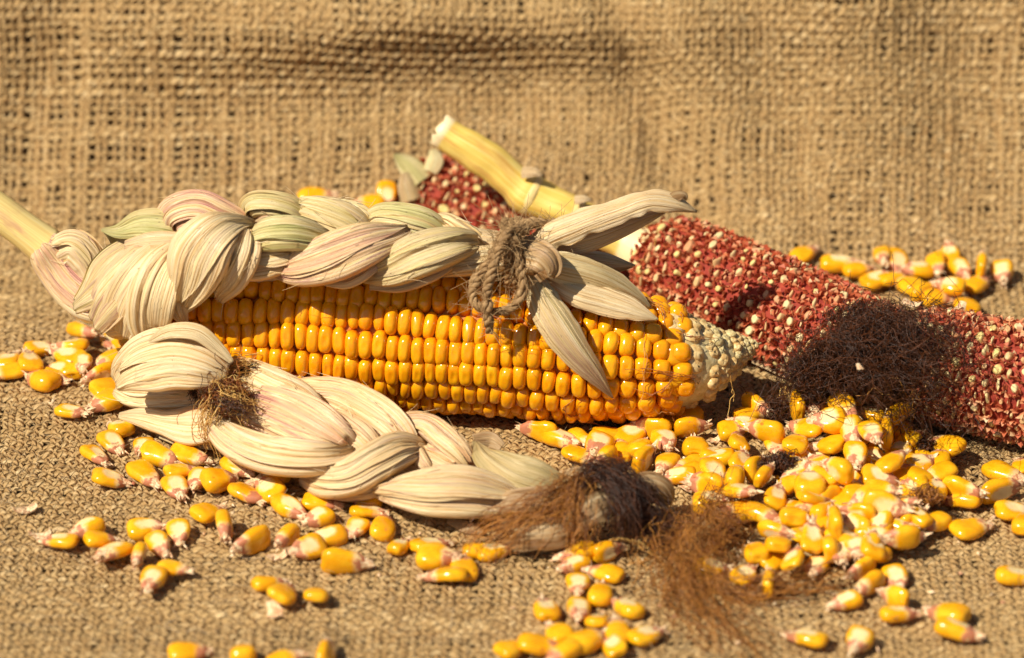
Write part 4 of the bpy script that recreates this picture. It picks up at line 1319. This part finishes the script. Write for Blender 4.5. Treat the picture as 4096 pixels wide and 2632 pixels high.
# ------------------------------------------------------------------ silk lying about
def silk_things():
    o = empty('corn_silk', pz(3480, 1640, 0), 'large dark brown tangle of corn silk draped over the red cobs', 'corn silk')
    for q, (x, y, zz, rad, n) in enumerate(((3470, 1440, 2.8, (1.8, 1.1, 1.35), 1150), (3310, 1500, 2.3, (1.3, .9, .9), 500), (3560, 1590, 1.3, (1.2, .9, .9), 500), (3690, 1400, 3.1, (1.4, .8, 1.0), 240), (3480, 1270, 3.7, (1.6, .6, .5), 200))):
        V, F, at = tangle(pz(x, y, zz), rad, n, .12, 24, .009, seed=101 + q * 7, wild=.36, stray=.10)
        part('strand_mass', V, F, M['silkd'], o, {'fuv': at}, kind='stuff')
    V, F, at = strands([np.array([pz(3350, 1350, 4.0), pz(3480, 1480, 3.6), pz(3560, 1600, 2.2), pz(3600, 1690, .6)]),
                        np.array([pz(3600, 1350, 4.0), pz(3700, 1500, 3.2), pz(3720, 1620, 1.8)]),
                        np.array([pz(3550, 1250, 4.6), pz(3750, 1330, 4.3), pz(3900, 1450, 3.5)]),
                        np.array([pz(3250, 1350, 3.5), pz(3200, 1480, 2.6), pz(3280, 1560, 1.2), pz(3400, 1620, .5)])], 300, .55, .009, 24, .30, 102)
    part('strand_mass', V, F, M['silkd'], o, {'fuv': at}, kind='stuff')
    V, F, at = strands([np.array([pz(3140, 1490, 1.2), pz(3250, 1480, 1.5), pz(3330, 1450, 1.9)]),
                        np.array([pz(3460, 1560, 2.4), pz(3560, 1530, 2.8), pz(3660, 1600, 2.2), pz(3680, 1700, 1.2)]),
                        np.array([pz(3130, 1500, .9), pz(3150, 1560, .6), pz(3080, 1640, .3)])], 16, .12, .016, 20, .1, 103)
    part('strand', V, F, M['silky'], o, {'fuv': at}, kind='stuff')
    o = empty('corn_silk', pz(2850, 2250, 0), 'long brown wisp of corn silk trailing across the burlap beside the kernel heap', 'corn silk')
    V, F, at = strands([np.array([pz(2960, 2020, .5), pz(2850, 2080, .8), pz(2760, 2150, .9), pz(2720, 2280, .7), pz(2800, 2420, .5), pz(2950, 2560, .4), pz(3050, 2700, .4)]),
                        np.array([pz(2990, 2080, .5), pz(2870, 2140, .8), pz(2780, 2250, .7), pz(2740, 2400, .4), pz(2800, 2540, .3)]),
                        np.array([pz(2900, 2080, .7), pz(2800, 2110, .9), pz(2700, 2200, .6), pz(2690, 2330, .3)])], 230, .45, .009, 26, .20, 104)
    part('strand_mass', V, F, M['silkb'], o, {'fuv': at}, kind='stuff')
    V, F, at = strands([np.array([pz(2780, 2300, .5), pz(2960, 2370, .4), pz(3180, 2340, .5), pz(3400, 2310, .4)]),
                        np.array([pz(2900, 2000, .5), pz(2830, 2050, .8), pz(2900, 2110, .8), pz(3000, 2130, .5)])], 120, .20, .012, 18, .12, 105)
    part('strand_mass', V, F, M['silkb'], o, {'fuv': at}, kind='stuff')
    for (x, y, z, rad, n, sd, lab, m) in (
            (3120, 1855, 1.0, (.55, .4, .3), 150, 106, 'small black wad of silk stuck among heaped kernels below ear tip', 'silkd'),
            (3110, 1640, .5, (.45, .45, .5), 110, 107, 'thin dark wad of silk at the foot of the red cob', 'silkd'),
            (3690, 1800, .5, (.35, .35, .4), 110, 108, 'small dark wad of silk under a single large kernel', 'silkd'),
            (3700, 1985, 1.0, (.6, .4, .25), 60, 109, 'few stiff brown silk threads lying on the kernel heap', 'silkb')):
        V, F, at = tangle(pz(x, y, z), rad, n, .09, 18, .013, seed=sd, wild=.45, stray=.2)
        c = pz(x, y, 0)
        ob = empty('corn_silk', c, lab, 'corn silk')
        part('strand_mass', V, F, M[m], ob, {'fuv': at}, kind='stuff')
    # fine threads caught on the ear
    gs = []
    for seg in ([(1980, 1412, 1.0), (2150, 1424, 1.0), (2350, 1440, 1.0), (2480, 1440, 1.0)], [(2560, 1180, .9), (2640, 1230, 1), (2660, 1330, 1)], [(2500, 1560, 1.02), (2620, 1575, 1), (2720, 1490, 1.05)],
                [(2450, 1450, 1.02), (2620, 1480, 1.02), (2720, 1500, 1.05), (2800, 1520, 1.05)], [(2570, 1200, 1.1), (2580, 1400, 1.05), (2560, 1600, 1.05)], [(2300, 1560, 1.05), (2260, 1640, 1.1), (2400, 1700, 1.1)],
                [(2630, 1640, 1.05), (2700, 1660, 1.1), (2690, 1720, 1.15)], [(2880, 1350, 1.1), (2760, 1350, 1.05), (2640, 1320, 1.05)], [(2780, 1280, 1.1), (2740, 1230, 1.3), (2720, 1270, 1.2)]):
        g = []
        for x, y, k in seg:
            q = on_ear(x, y, .06)
            g.append(q)
        gs.append(np.array(g))
    V, F, at = strands(gs, 34, .05, .012, 18, .035, 110, zmin=.1, fray=1.2)
    part('silk_thread', V, F, mat_strand('red_silk', (.30, .07, .015), (.62, .30, .08)), ear, {'fuv': at}, kind='stuff')
    V, F, at = strands([np.array([pz(2925, 1500, 2.2), pz(2930, 1580, 1.4), pz(2915, 1660, .7), pz(2922, 1760, .3)])], 2, .015, .014, 18, .03, 111, fray=1)
    part('silk_thread', V, F, M['silky'], ear, {'fuv': at}, kind='stuff')


silk_things()


# ------------------------------------------------------------------ loose kernels
def loose_mesh(seed):
    r = np.random.default_rng(seed)
    U = np.array([0, .03, .08, .16, .26, .38, .5, .62, .74, .84, .92, 1.0])
    wp = np.interp(U, [0, .03, .08, .2, .4, .6, .8, .95, 1], [.42, .64, .82, .98, 1, .90 + r.normal(0, .04), .70 + r.normal(0, .05), .44, .34])
    tp = np.interp(U, [0, .03, .08, .2, .4, .7, .9, 1], [.35, .58, .78, .98, 1, .92, .66, .5])
    Ln, W, Th = 1.12 * r.uniform(.86, 1.12),   .40 * r.uniform(.82, 1.14), .215 * r.uniform(.85, 1.35)
    segs = 20
    ph = np.arange(segs) / segs * 2 * math.pi
    ne = r.uniform(2.4, 3.2)
    cy = np.sign(np.cos(ph)) * np.abs(np.cos(ph)) ** (2 / ne)
    cz = np.sign(np.sin(ph)) * np.abs(np.sin(ph)) ** (2 / ne)
    V, Z = [], []
    dent = r.uniform(-.01, .09)
    V.append([-Ln / 2 + dent, 0, 0]); Z.append([0, 0, 1])
    bx, bz = r.normal(0, .04), r.normal(0, .05)
    for u, w, t in zip(U, wp, tp):
        for y, z in zip(cy, cz):
            zz = z * Th * t
            groove = 0.055 * math.exp(-((y) / .42) ** 2) * min(1, max(0, (u - .28) / .2)) if z > 0 else 0
            V.append([(u - .5) * Ln, y * W * w + bx * (u - .5) ** 2, zz - groove + bz * (u - .5) ** 2 * 1.5])
            g = math.exp(-(y / .66) ** 2) * min(1, max(0, (u - .12) / .30)) * (1.0 if z > .25 else 0.0)
            Z.append([g * .95, min(1, max(0, (u - .58) / .30)), 1 - u])
    V.append([Ln / 2 + .01, 0, 0]); Z.append([0, 1, 0])
    V = np.array(V)
    lump = .022 * np.stack([vnoise2(V[:, 0] * 3.1 + seed, V[:, 1] * 4 + c, c) for c in (1, 2, 3)], 1)
    V[1:-1] += r.normal(0, .004, (len(V) - 2, 3)) + lump[1:-1]
    F = [[0, 1 + (i + 1) % segs, 1 + i] for i in range(segs)]
    n = len(U)
    for k in range(n - 1):
        for i in range(segs):
            a, b = 1 + k * segs + i, 1 + k * segs + (i + 1) % segs
            F.append([a, b, b + segs, a + segs])
    e = len(V) - 1
    F += [[e, 1 + (n - 1) * segs + i, 1 + (n - 1) * segs + (i + 1) % segs] for i in range(segs)]
    body = make_mesh('corn_kernel', V, F, M['loose'], {'fuv': V, 'zone': np.array(Z)})
    # ragged tip cap
    s = 9
    C = []
    for j, (x, k) in enumerate(((-.14, 1.16), (.0, 1.0), (.08, .74), (.15, .48))):
        for i in range(s):
            a = i / s * 2 * math.pi
            rr_ = k * r.uniform(.82, 1.08)
            C.append([Ln / 2 + x + r.normal(0, .025), math.cos(a) * W * .43 * rr_, math.sin(a) * Th * .56 * rr_])
    C.append([Ln / 2 + r.uniform(.14, .24), r.normal(0, .04), r.normal(0, .03)])
    FC = []
    for j in range(3):
        for i in range(s):
            FC.append([j * s + i, j * s + (i + 1) % s, (j + 1) * s + (i + 1) % s, (j + 1) * s + i])
    FC += [[3 * s + i, 3 * s + (i + 1) % s, 4 * s] for i in range(s)]
    for q in range(5):
        a, b0 = r.uniform(0, 6.28), len(C)
        base = np.array([Ln / 2 + .04, math.cos(a) * W * .36, math.sin(a) * Th * .45])
        d = np.array([r.uniform(.10, .26), math.cos(a) * r.uniform(0, .12), math.sin(a) * r.uniform(0, .12)])
        sd_ = np.array([0, -math.sin(a), math.cos(a)]) * r.uniform(.03, .07)
        C += [base - sd_, base + sd_, base + d * .6 + sd_ * .7, base + d, base - [.0, math.cos(a) * .03, math.sin(a) * .03]]
        FC += [[b0, b0 + 1, b0 + 2, b0 + 3], [b0 + 1, b0 + 4, b0 + 2], [b0 + 4, b0, b0 + 3], [b0 + 4, b0 + 3, b0 + 2]]
    C = [list(map(float, c)) for c in C]
    cap = make_mesh('tip_cap', np.array(C), FC, M['tipcap'], {'fuv': np.array(C) * 2}, smooth=False)
    return body, cap


LM = [loose_mesh(300 + i) for i in range(24)]

LOOKS = {'g': 'yellow kernel, cream germ face up,', 'b': 'smooth all-yellow kernel', 's': 'yellow kernel on its narrow edge',
         't': 'yellow kernel, pale tip turned out,', 'w': 'pale whitish kernel', 'c': 'yellow kernel, round crown turned out,'}


def on_cloth(px, py, h):
    """point h above the cloth on the sight line, with the cloth's normal and slope there"""
    d = ray(px, py)
    t = np.linspace(90, 175, 3000)
    P = CAM + d * t[:, None]
    b = np.interp(P[:, 1], _Y, _b)
    an = np.interp(b, _b, _A)
    i = int(np.argmax((P[:, 2] - np.interp(b, _b, _Z)) * np.cos(an) < h))
    return P[i], np.array([0, -math.sin(an[i]), math.cos(an[i])]), float(an[i])


def kernel(px, py, ang, kind, z, place, group, sc=1.0):
    zc = {'g': .36, 'b': .36, 's': .50, 't': .42, 'w': .36, 'c': .45}[kind] + z
    p, up, slope = on_cloth(px, py, zc)
    a = math.radians(ang)
    d = nrm(np.array([math.cos(a), math.sin(a) / math.sin(PITCH + slope), 0]))
    el = {'t': .12, 'c': -.35}.get(kind, 0.0) + rng.normal(0, .07 + .16 * min(1, z))
    if kind == 's':
        el *= .5
    X = nrm(np.array([d[0] * math.cos(el), d[1] * math.cos(el), math.sin(el) - (.10 if kind in 'gb' and z < .2 else 0)]))
    Rs = np.array([[1, 0, 0], [0, math.cos(slope), -math.sin(slope)], [0, math.sin(slope), math.cos(slope)]])
    X = Rs @ X
    Zu = nrm(up - X * np.dot(X, up))
    roll = {'g': 0, 'w': 0, 'b': math.pi, 's': math.pi / 2 * random.choice([-1, 1]), 't': random.uniform(-.4, .4), 'c': math.pi}[kind] + rng.normal(0, .16 + .25 * min(1, z))
    Y = np.cross(Zu, X)
    Yr, Zr = Y * math.cos(roll) + Zu * math.sin(roll), Zu * math.cos(roll) - Y * math.sin(roll)
    body, cap = LM[random.randrange(len(LM))]
    k = sc * rng.uniform(.84, 1.12)
    size = 'small ' if k < .92 else 'large ' if k > 1.04 else ''
    o = link('corn_kernel', body, None, size + LOOKS[kind] + ' ' + place, 'corn kernel', group)
    m = Matrix.Identity(4)
    for c, ax in enumerate((X, Yr, Zr)):
        for r_ in range(3):
            m[r_][c] = ax[r_] * k
    for r_ in range(3):
        m[r_][3] = p[r_] * CM
    o.matrix_world = m
    link('tip_cap', cap, o)
    return o


def cluster(items, ox, oy, sc, place, group):
    for it in items:
        x, y, ang, kd = it[:4]
        kernel(ox + x / sc, oy + y / sc, ang, kd, it[4] if len(it) > 4 else 0.0, place, group)


# left of the front braid, on the open burlap
cluster([(790, 20, 150, 'g'), (740, 110, -35, 'g'), (630, 200, -30, 'g'), (945, 140, -100, 't'), (1050, 205, -15, 'b'), (1245, 200, -10, 'b'),
         (720, 350, 0, 'g'), (955, 320, -30, 'b'), (1185, 300, 10, 'b', .1), (1160, 405, -50, 'g'), (1310, 355, -110, 'w'), (1440, 365, 15, 'b', .1),
         (1570, 265, -25, 'g', .1), (1790, 350, 182, 'g'), (1630, 455, -20, 'b'), (1780, 420, 145, 'g', .15), (1910, 545, -25, 'g'), (2115, 510, -5, 'b'),
         (2110, 610, 195, 'g')], 0, 1700, 1.652, 'along the husk braid edge', 'kernels along the husk braid')
cluster([(580, 680, 200, 'g'), (400, 765, 175, 'g'), (660, 755, 10, 'b', .1), (745, 835, 215, 't'), (955, 685, 5, 'g'), (1180, 705, -75, 'g'), (1050, 785, -45, 'g'),
         (915, 860, -100, 's'), (1145, 945, -8, 'b'), (1005, 1020, -110, 't'), (1370, 575, 30, 'b'), (1485, 675, -80, 's')], 0, 1700, 1.652,
        'scattered on bare burlap', 'kernels scattered on bare burlap')
cluster([(1670, 770, 200, 's'), (1900, 735, 215, 's'), (2040, 810, 200, 't'), (2170, 740, 190, 'g'), (2270, 905, 0, 's')], 0, 1700, 1.652,
        'just in front of the braid edge', 'kernels in front of the husk braid')
cluster([(860, 1170, 170, 'b'), (860, 1197, 0, 'g'), (835, 1235, 235, 'g'), (897, 1235, 80, 'b'), (935, 1280, 45, 'g'), (1005, 1275, 10, 'g'), (1020, 1303, -5, 'b', .15),
         (1045, 1345, 178, 'b', .1), (1085, 1330, 100, 'b'), (1118, 1290, 0, 'b'), (1155, 1290, 10, 'w')], 0, 0, .5852,
        'just in front of the braid edge', 'kernels in front of the husk braid')
cluster([(1770, 1045, 10, 'b'), (1870, 1115, 60, 'c', .1), (2090, 1120, 90, 'c')], 0, 1700, 1.652, 'in a trio beside red chaff', 'three kernels with a chaff flake')
cluster([(1240, 1505, 5, 'b'), (1610, 1510, 90, 'c'), (2160, 1520, 80, 's'), (1880, 1560, 20, 'b')], 0, 1700, 1.652, 'at the near edge of the cloth', 'kernels at the near cloth edge')
# in front of the dark silk
cluster([(1095, 935, 190, 'b', .1), (1275, 930, 15, 's'), (1075, 1015, 200, 'w'), (1265, 1065, 165, 'b'), (1095, 1130, -90, 't'), (1235, 1195, 80, 'b'), (900, 1290, 110, 'g'),
         (1100, 1290, -95, 't'), (1220, 1355, 60, 'g'), (1400, 1280, 150, 'g'), (975, 1435, 130, 'b'), (1155, 1480, 20, 'b'), (1340, 1420, 100, 'b'), (1515, 1450, 20, 'g'),
         (860, 1510, 0, 'b'), (1320, 1515, 120, 'g'), (690, 1530, 30, 'b'), (1010, 1555, 200, 'b')], 1600, 1600, 1.54,
        'in the patch below the braid silk', 'kernels below the braid silk')
# under the ear and between ear and braid
cluster([(860, 190, 170, 's'), (985, 235, -20, 't'), (1115, 240, -30, 'b'), (1105, 340, -15, 'b'), (1225, 275, 240, 'g', .2), (1270, 370, 215, 's'), (1365, 310, 100, 'b'),
         (1290, 205, 0, 'b'), (1430, 210, 20, 'w'), (1480, 290, 60, 'b', .1), (1500, 365, 40, 's', .1), (1630, 250, -60, 't', .1), (1740, 85, 180, 'b'), (1790, 165, 5, 's', .1), (1815, 290, 90, 'b'),
         (1940, 350, 0, 'g'), (1640, 385, 230, 'b', .1), (1720, 465, 180, 'g'), (1790, 420, 100, 'b'), (1930, 430, -60, 'g', .1), (1890, 520, 160, 's'), (1915, 635, 0, 'g'), (1640, 130, 190, 'b'), (1560, 175, 170, 's')],
        1600, 1600, 1.54, 'on burlap below the ear end', 'kernels below the ear')
cluster([(40, 25, 100, 'b')], 1560, 1620, 1.0, 'tucked between ear and husk braid', 'kernel between ear and braid')
# the heap
HEAP = [(440, 165, -25, 's', 0), (410, 215, 10, 'b', 0), (665, 150, 95, 's', .8), (765, 160, 250, 'b', .9), (830, 108, 90, 'b', .7), (920, 170, -35, 'b', 1.3), (1010, 115, -20, 'g', 1.1),
        (1070, 205, 170, 'g', .8), (1225, 200, 20, 's', 1.0), (1230, 300, 35, 'b', .4), (840, 245, 178, 'w', 1.1), (380, 265, 170, 'g', .2), (500, 305, 165, 's', .7), (720, 285, 165, 'b', .8),
        (110, 390, 92, 'b', 0), (305, 300, 5, 'b', .1), (345, 365, 95, 'b', .4), (960, 300, -80, 'g', 1.0), (1070, 310, -70, 'g', 1.5), (1150, 305, 80, 's', .8), (660, 370, 60, 'c', .6),
        (545, 385, -90, 't', .4), (870, 365, 30, 'b', .6), (985, 435, -90, 't', .8), (1180, 470, 28, 'b', 1.0), (1290, 345, 30, 'b', .4), (1480, 380, 150, 'b', .4), (1325, 490, 20, 'w', .4),
        (1430, 465, 60, 'b', .3), (1440, 535, 195, 'b', .5), (235, 455, 180, 'g', .1), (210, 525, -70, 'g', .4), (360, 475, 60, 'w', .5), (85, 490, 200, 'b', 0), (440, 505, 40, 's', .4),
        (485, 545, 35, 's', .6), (325, 570, 60, 's', .4), (170, 605, 170, 's', 0), (355, 630, -30, 't', .6), (200, 695, 10, 'g', 0), (805, 535, 155, 'b', .8), (890, 515, 155, 's', 1.0),
        (630, 590, 20, 'b', .5), (735, 590, 90, 'g', .8), (1110, 560, 0, 'g', .7), (1240, 560, 30, 'b', .4), (1120, 620, -10, 'b', .9), (985, 640, 60, 'b', .5), (1140, 710, -5, 's', .7),
        (550, 660, 60, 'g', .5), (750, 670, 10, 'g', .7), (900, 665, 100, 'b', .4), (1300, 620, 150, 'w', .4), (1420, 620, 80, 'g', .4), (1560, 620, -15, 's', .2), (1560, 680, 170, 'b', 0),
        (1765, 625, 10, 's', 0), (1790, 530, -20, 'b', 0), (1890, 500, 100, 'b', 0), (1840, 740, 0, 'g', 0), (1900, 810, 60, 'b', 0), (350, 740, 190, 'b', .2), (465, 755, -20, 'b', .5),
        (640, 770, 100, 'c', .4), (790, 730, 30, 'g', .4), (865, 800, 95, 's', .6), (1000, 745, 170, 's', .5), (1290, 780, 25, 's', .2), (1420, 800, 200, 'b', .2), (1610, 835, 15, 'b', 0),
        (545, 845, -15, 's', .4), (745, 880, 85, 'w', .6), (960, 825, 0, 'b', .2), (1050, 865, -5, 'g', .3), (1120, 825, 40, 'b', .4), (1265, 900, 15, 'b', .1), (560, 915, 90, 'c', .4),
        (440, 965, 110, 'b', .2), (645, 1000, 60, 'g', .4), (770, 1040, 235, 'g', 0), (905, 965, 260, 'g', .3), (1085, 975, 195, 't', .2), (1020, 1055, 200, 's', 0), (1200, 1100, -70, 'g', 0),
        (1060, 1135, 205, 's', 0), (200, 1055, 5, 'g', 0), (375, 1090, 40, 'g', 0), (510, 1125, 80, 's', 0), (545, 1000, 30, 'b', 0)]


def heap_cluster(items):
    for it in items:
        x, y, z = it[0], it[1], it[4]
        where = ('high on the kernel heap' if z >= .75 else 'in the heap beside the dark silk tangle' if y < 330 else 'in the heap next to the brown silk wisp' if x < 620
                 else 'at the open side of the heap' if x > 1350 else 'low in the kernel heap')
        cluster([it], 2700, 1500, 1.36, where, 'kernels of the big heap')


heap_cluster(HEAP)
fill = []
for k in range(84):
    x, y = rng.uniform(560, 1420), rng.uniform(260, 960)
    if (x - 980) ** 2 / 420**2 + (y - 600) ** 2 / 360**2 > 1:
        continue
    fill.append((x, y, rng.uniform(0, 360), random.choice('gbsbtg'), rng.uniform(0, .5)))
heap_cluster(fill)
cluster([(935, 1230, 190, 'g'), (1200, 1205, 160, 's'), (1210, 1300, 5, 'g'), (1490, 1295, 165, 'b'), (1530, 1385, -10, 'g'), (720, 1430, 170, 'g'), (1000, 1440, 230, 'g'), (1850, 1095, 0, 'g')],
        2700, 1500, 1.36, 'strayed onto burlap before the heap', 'kernels strayed from the heap')
# behind the red cob
cluster([(700, 390, 0, 'g'), (820, 430, 10, 'b'), (970, 340, -90, 'b', .4), (1060, 380, -90, 'g', .2), (1190, 430, 180, 't'), (1300, 390, -80, 'b', .2), (1385, 325, 90, 'g'), (1450, 420, -60, 'g', .2),
         (1580, 390, 80, 's', .2), (1710, 440, -90, 'g'), (1540, 520, 30, 'b'), (1390, 530, 170, 'g', .4), (1130, 520, 150, 'b'), (930, 490, 20, 'w'), (1490, 650, 100, 'b'), (1300, 610, 0, 'b'), (490, 330, 30, 'b'),
         (1030, 480, 20, 'b'), (1230, 560, 20, 's')], 2900, 800, 1.54, 'behind the red cob', 'kernels behind the red cob')
cluster([(1547, 777, -90, 'g'), (1478, 820, 180, 'b'), (1265, 790, 10, 'b')], 0, 0, 1.0, 'on the cloth behind the braided ear', 'kernels behind the braided ear')
# by the husk at the left
cluster([(640, 1195, -25, 't', .3), (305, 1335, 15, 'g'), (560, 1310, 180, 'g', .3), (520, 1390, 160, 'g', .2), (640, 1450, -80, 't', .2), (230, 1430, 115, 'g', .3), (850, 1420, 200, 'b', .1), (860, 1280, -70, 'w'),
         (1000, 1300, 20, 'b'), (60, 1430, 60, 'w'), (60, 1515, 190, 'b'), (450, 1500, 180, 'g'), (400, 1560, -10, 'b'), (770, 1540, 200, 's'), (330, 1580, 160, 'b'), (840, 1640, 20, 'b'), (560, 1480, 100, 'b')],
        0, 700, 1.925, 'under the husk at the stalk', 'kernels under the husk')
cluster([(280, 1645, -10, 'g'), (425, 1605, 195, 'b', .1), (490, 1540, 160, 'g')], 0, 0, 1.0, 'beside the folded braid end', 'kernels beside the folded husk end')


# ------------------------------------------------------------------ chaff flakes
def flake(px, py, z, size, label, seed, mat='tipcap'):
    r = np.random.default_rng(seed)
    c = pz(px, py, z + .18)
    n = 7
    V = []
    for j in range(4):
        for i in range(n):
            u, v = (i / (n - 1) - .5) * 2, (j / 3 - .5) * 1.1 * (1 - .5 * abs(i / (n - 1) - .5))
            V.append([u + r.normal(0, .06), v + r.normal(0, .1), .35 * u * u - .3 * v * v + r.normal(0, .06)])
    V = np.array(V)
    V2 = V + [0, 0, -.12]
    a = r.uniform(0, 6)
    Rm = np.array([[math.cos(a), math.sin(a), 0], [-math.sin(a), math.cos(a), 0], [0, 0, 1]])
    W = np.concatenate([V, V2]) * size * .5 @ Rm + c
    m = 4 * n
    F = []
    for j in range(3):
        for i in range(n - 1):
            q = j * n + i
            F += [[q, q + 1, q + n + 1, q + n], [m + q, m + q + n, m + q + n + 1, m + q + 1]]
    rim = [i for i in range(n)] + [j * n + n - 1 for j in range(1, 4)] + [3 * n + i for i in range(n - 2, -1, -1)] + [j * n for j in range(2, 0, -1)]
    for k in range(len(rim)):
        p, q = rim[k], rim[(k + 1) % len(rim)]
        F.append([q, p, m + p, m + q])
    me = make_mesh('chaff_flake', W - c, F, M[mat], {'fuv': (np.concatenate([V, V2]) + seed)}, smooth=False)
    o = link('chaff_flake', me, None, label, 'chaff')
    o.location = c * CM
    return o


flake(100, 2036, 0, .75, 'curled pink and white chaff flake alone on bare burlap at the left', 1)
flake(1102, 2448, 0, .85, 'red brown chaff flake in front of a group of three kernels', 2)
flake(160, 2140, 0, .7, 'pale chaff flake at the tip of an outlying kernel on bare burlap', 3)
flake(1105, 2225, 0, .6, 'broken white chaff flake between kernels near the husk braid', 4)
flake(3245, 1780, .7, .9, 'white chaff flake on top of the kernel heap', 5)
flake(3210, 1870, .7, .9, 'red and white chaff flake in the kernel heap', 6)
flake(2770, 1945, 0, .9, 'reddish chaff flake below the kernels at the ear', 7)
flake(3650, 1215, 3.6, .6, 'pale chaff flake caught on the red cob above the dark silk', 8)
flake(2860, 1760, 0, .5, 'small red chaff flake on burlap below the ear tip', 9)
flake(3840, 1230, 2.2, .6, 'pale chaff flake behind the orange red cob', 10)
flake(3440, 1470, 4.4, .35, 'tiny white chaff flake caught in the dark silk tangle', 11)


def tan_scrap():
    o = empty('husk_scrap', pz(3200, 1480, 0), 'flat tan husk scrap on burlap between ear tip and red cob', 'husk scrap')
    strip('leaf', [(3010, 1440, .5, 30), (3100, 1450, .5, 100), (3210, 1480, .45, 120), (3300, 1500, .4, 60)], o, (.2, 0, .35), .06, .08, .03, seed=120, plane='z', nup=1.5)


tan_scrap()


def crumbs():
    r = np.random.default_rng(77)
    V, F, A = [], [], []
    spots = [(3300, 2000, 700, 420, 90), (900, 2000, 700, 300, 40), (2400, 2300, 700, 250, 40), (500, 1600, 400, 150, 25)]
    for cx, cy, sx, sy, n in spots:
        for _ in range(n):
            p = pz(cx + r.normal() * sx * .6, cy + r.normal() * sy * .6, .13)
            if not (-15 < p[0] < 15) or p[1] > 7:
                continue
            L, W = r.uniform(.05, .16), r.uniform(.03, .08)
            a = r.uniform(0, 6.28)
            e1, e2 = np.array([math.cos(a), math.sin(a), r.normal() * .3]), np.array([-math.sin(a), math.cos(a), r.normal() * .3])
            k = len(V)
            V += [p - e1 * L, p + e2 * W, p + e1 * L, p - e2 * W, p + np.array([0, 0, .06])]
            F += [[k, k + 1, k + 4], [k + 1, k + 2, k + 4], [k + 2, k + 3, k + 4], [k + 3, k, k + 4], [k + 3, k + 2, k + 1, k]]
            A += [[p[0], p[1], r.random()]] * 5
    link('chaff_crumbs', make_mesh('chaff_crumbs', np.array(V), F, M['tipcap'], {'fuv': np.array(A)}, smooth=False), None,
         'fine crumbs of red and pale chaff strewn over the burlap', 'chaff crumbs', kind='stuff')
    # a few long fibres pulled out of the weave
    P = []
    for k in range(46):
        c = pz(r.uniform(0, 4096), r.uniform(1650, 2600), .15)
        t = np.linspace(0, 1, 20)[:, None]
        a, L = r.uniform(0, 6.28), r.uniform(.8, 2.6)
        q = c + np.array([math.cos(a), math.sin(a), 0]) * L * t + np.stack([smooth_noise(20, 6, int(r.integers(1e9))) for _ in range(3)], 1) * .22
        q[:, 2] = np.clip(q[:, 2], .10, .45)
        P.append(q)
    V, F, at = tubes(np.array(P), .011, 3, seed=5)
    base = bpy.data.objects['burlap_cloth']
    link('pulled_fibre', make_mesh('pulled_fibre', V, F, bpy.data.materials['jute_fibre'], {'fuv': at}), base, kind='stuff')


crumbs()
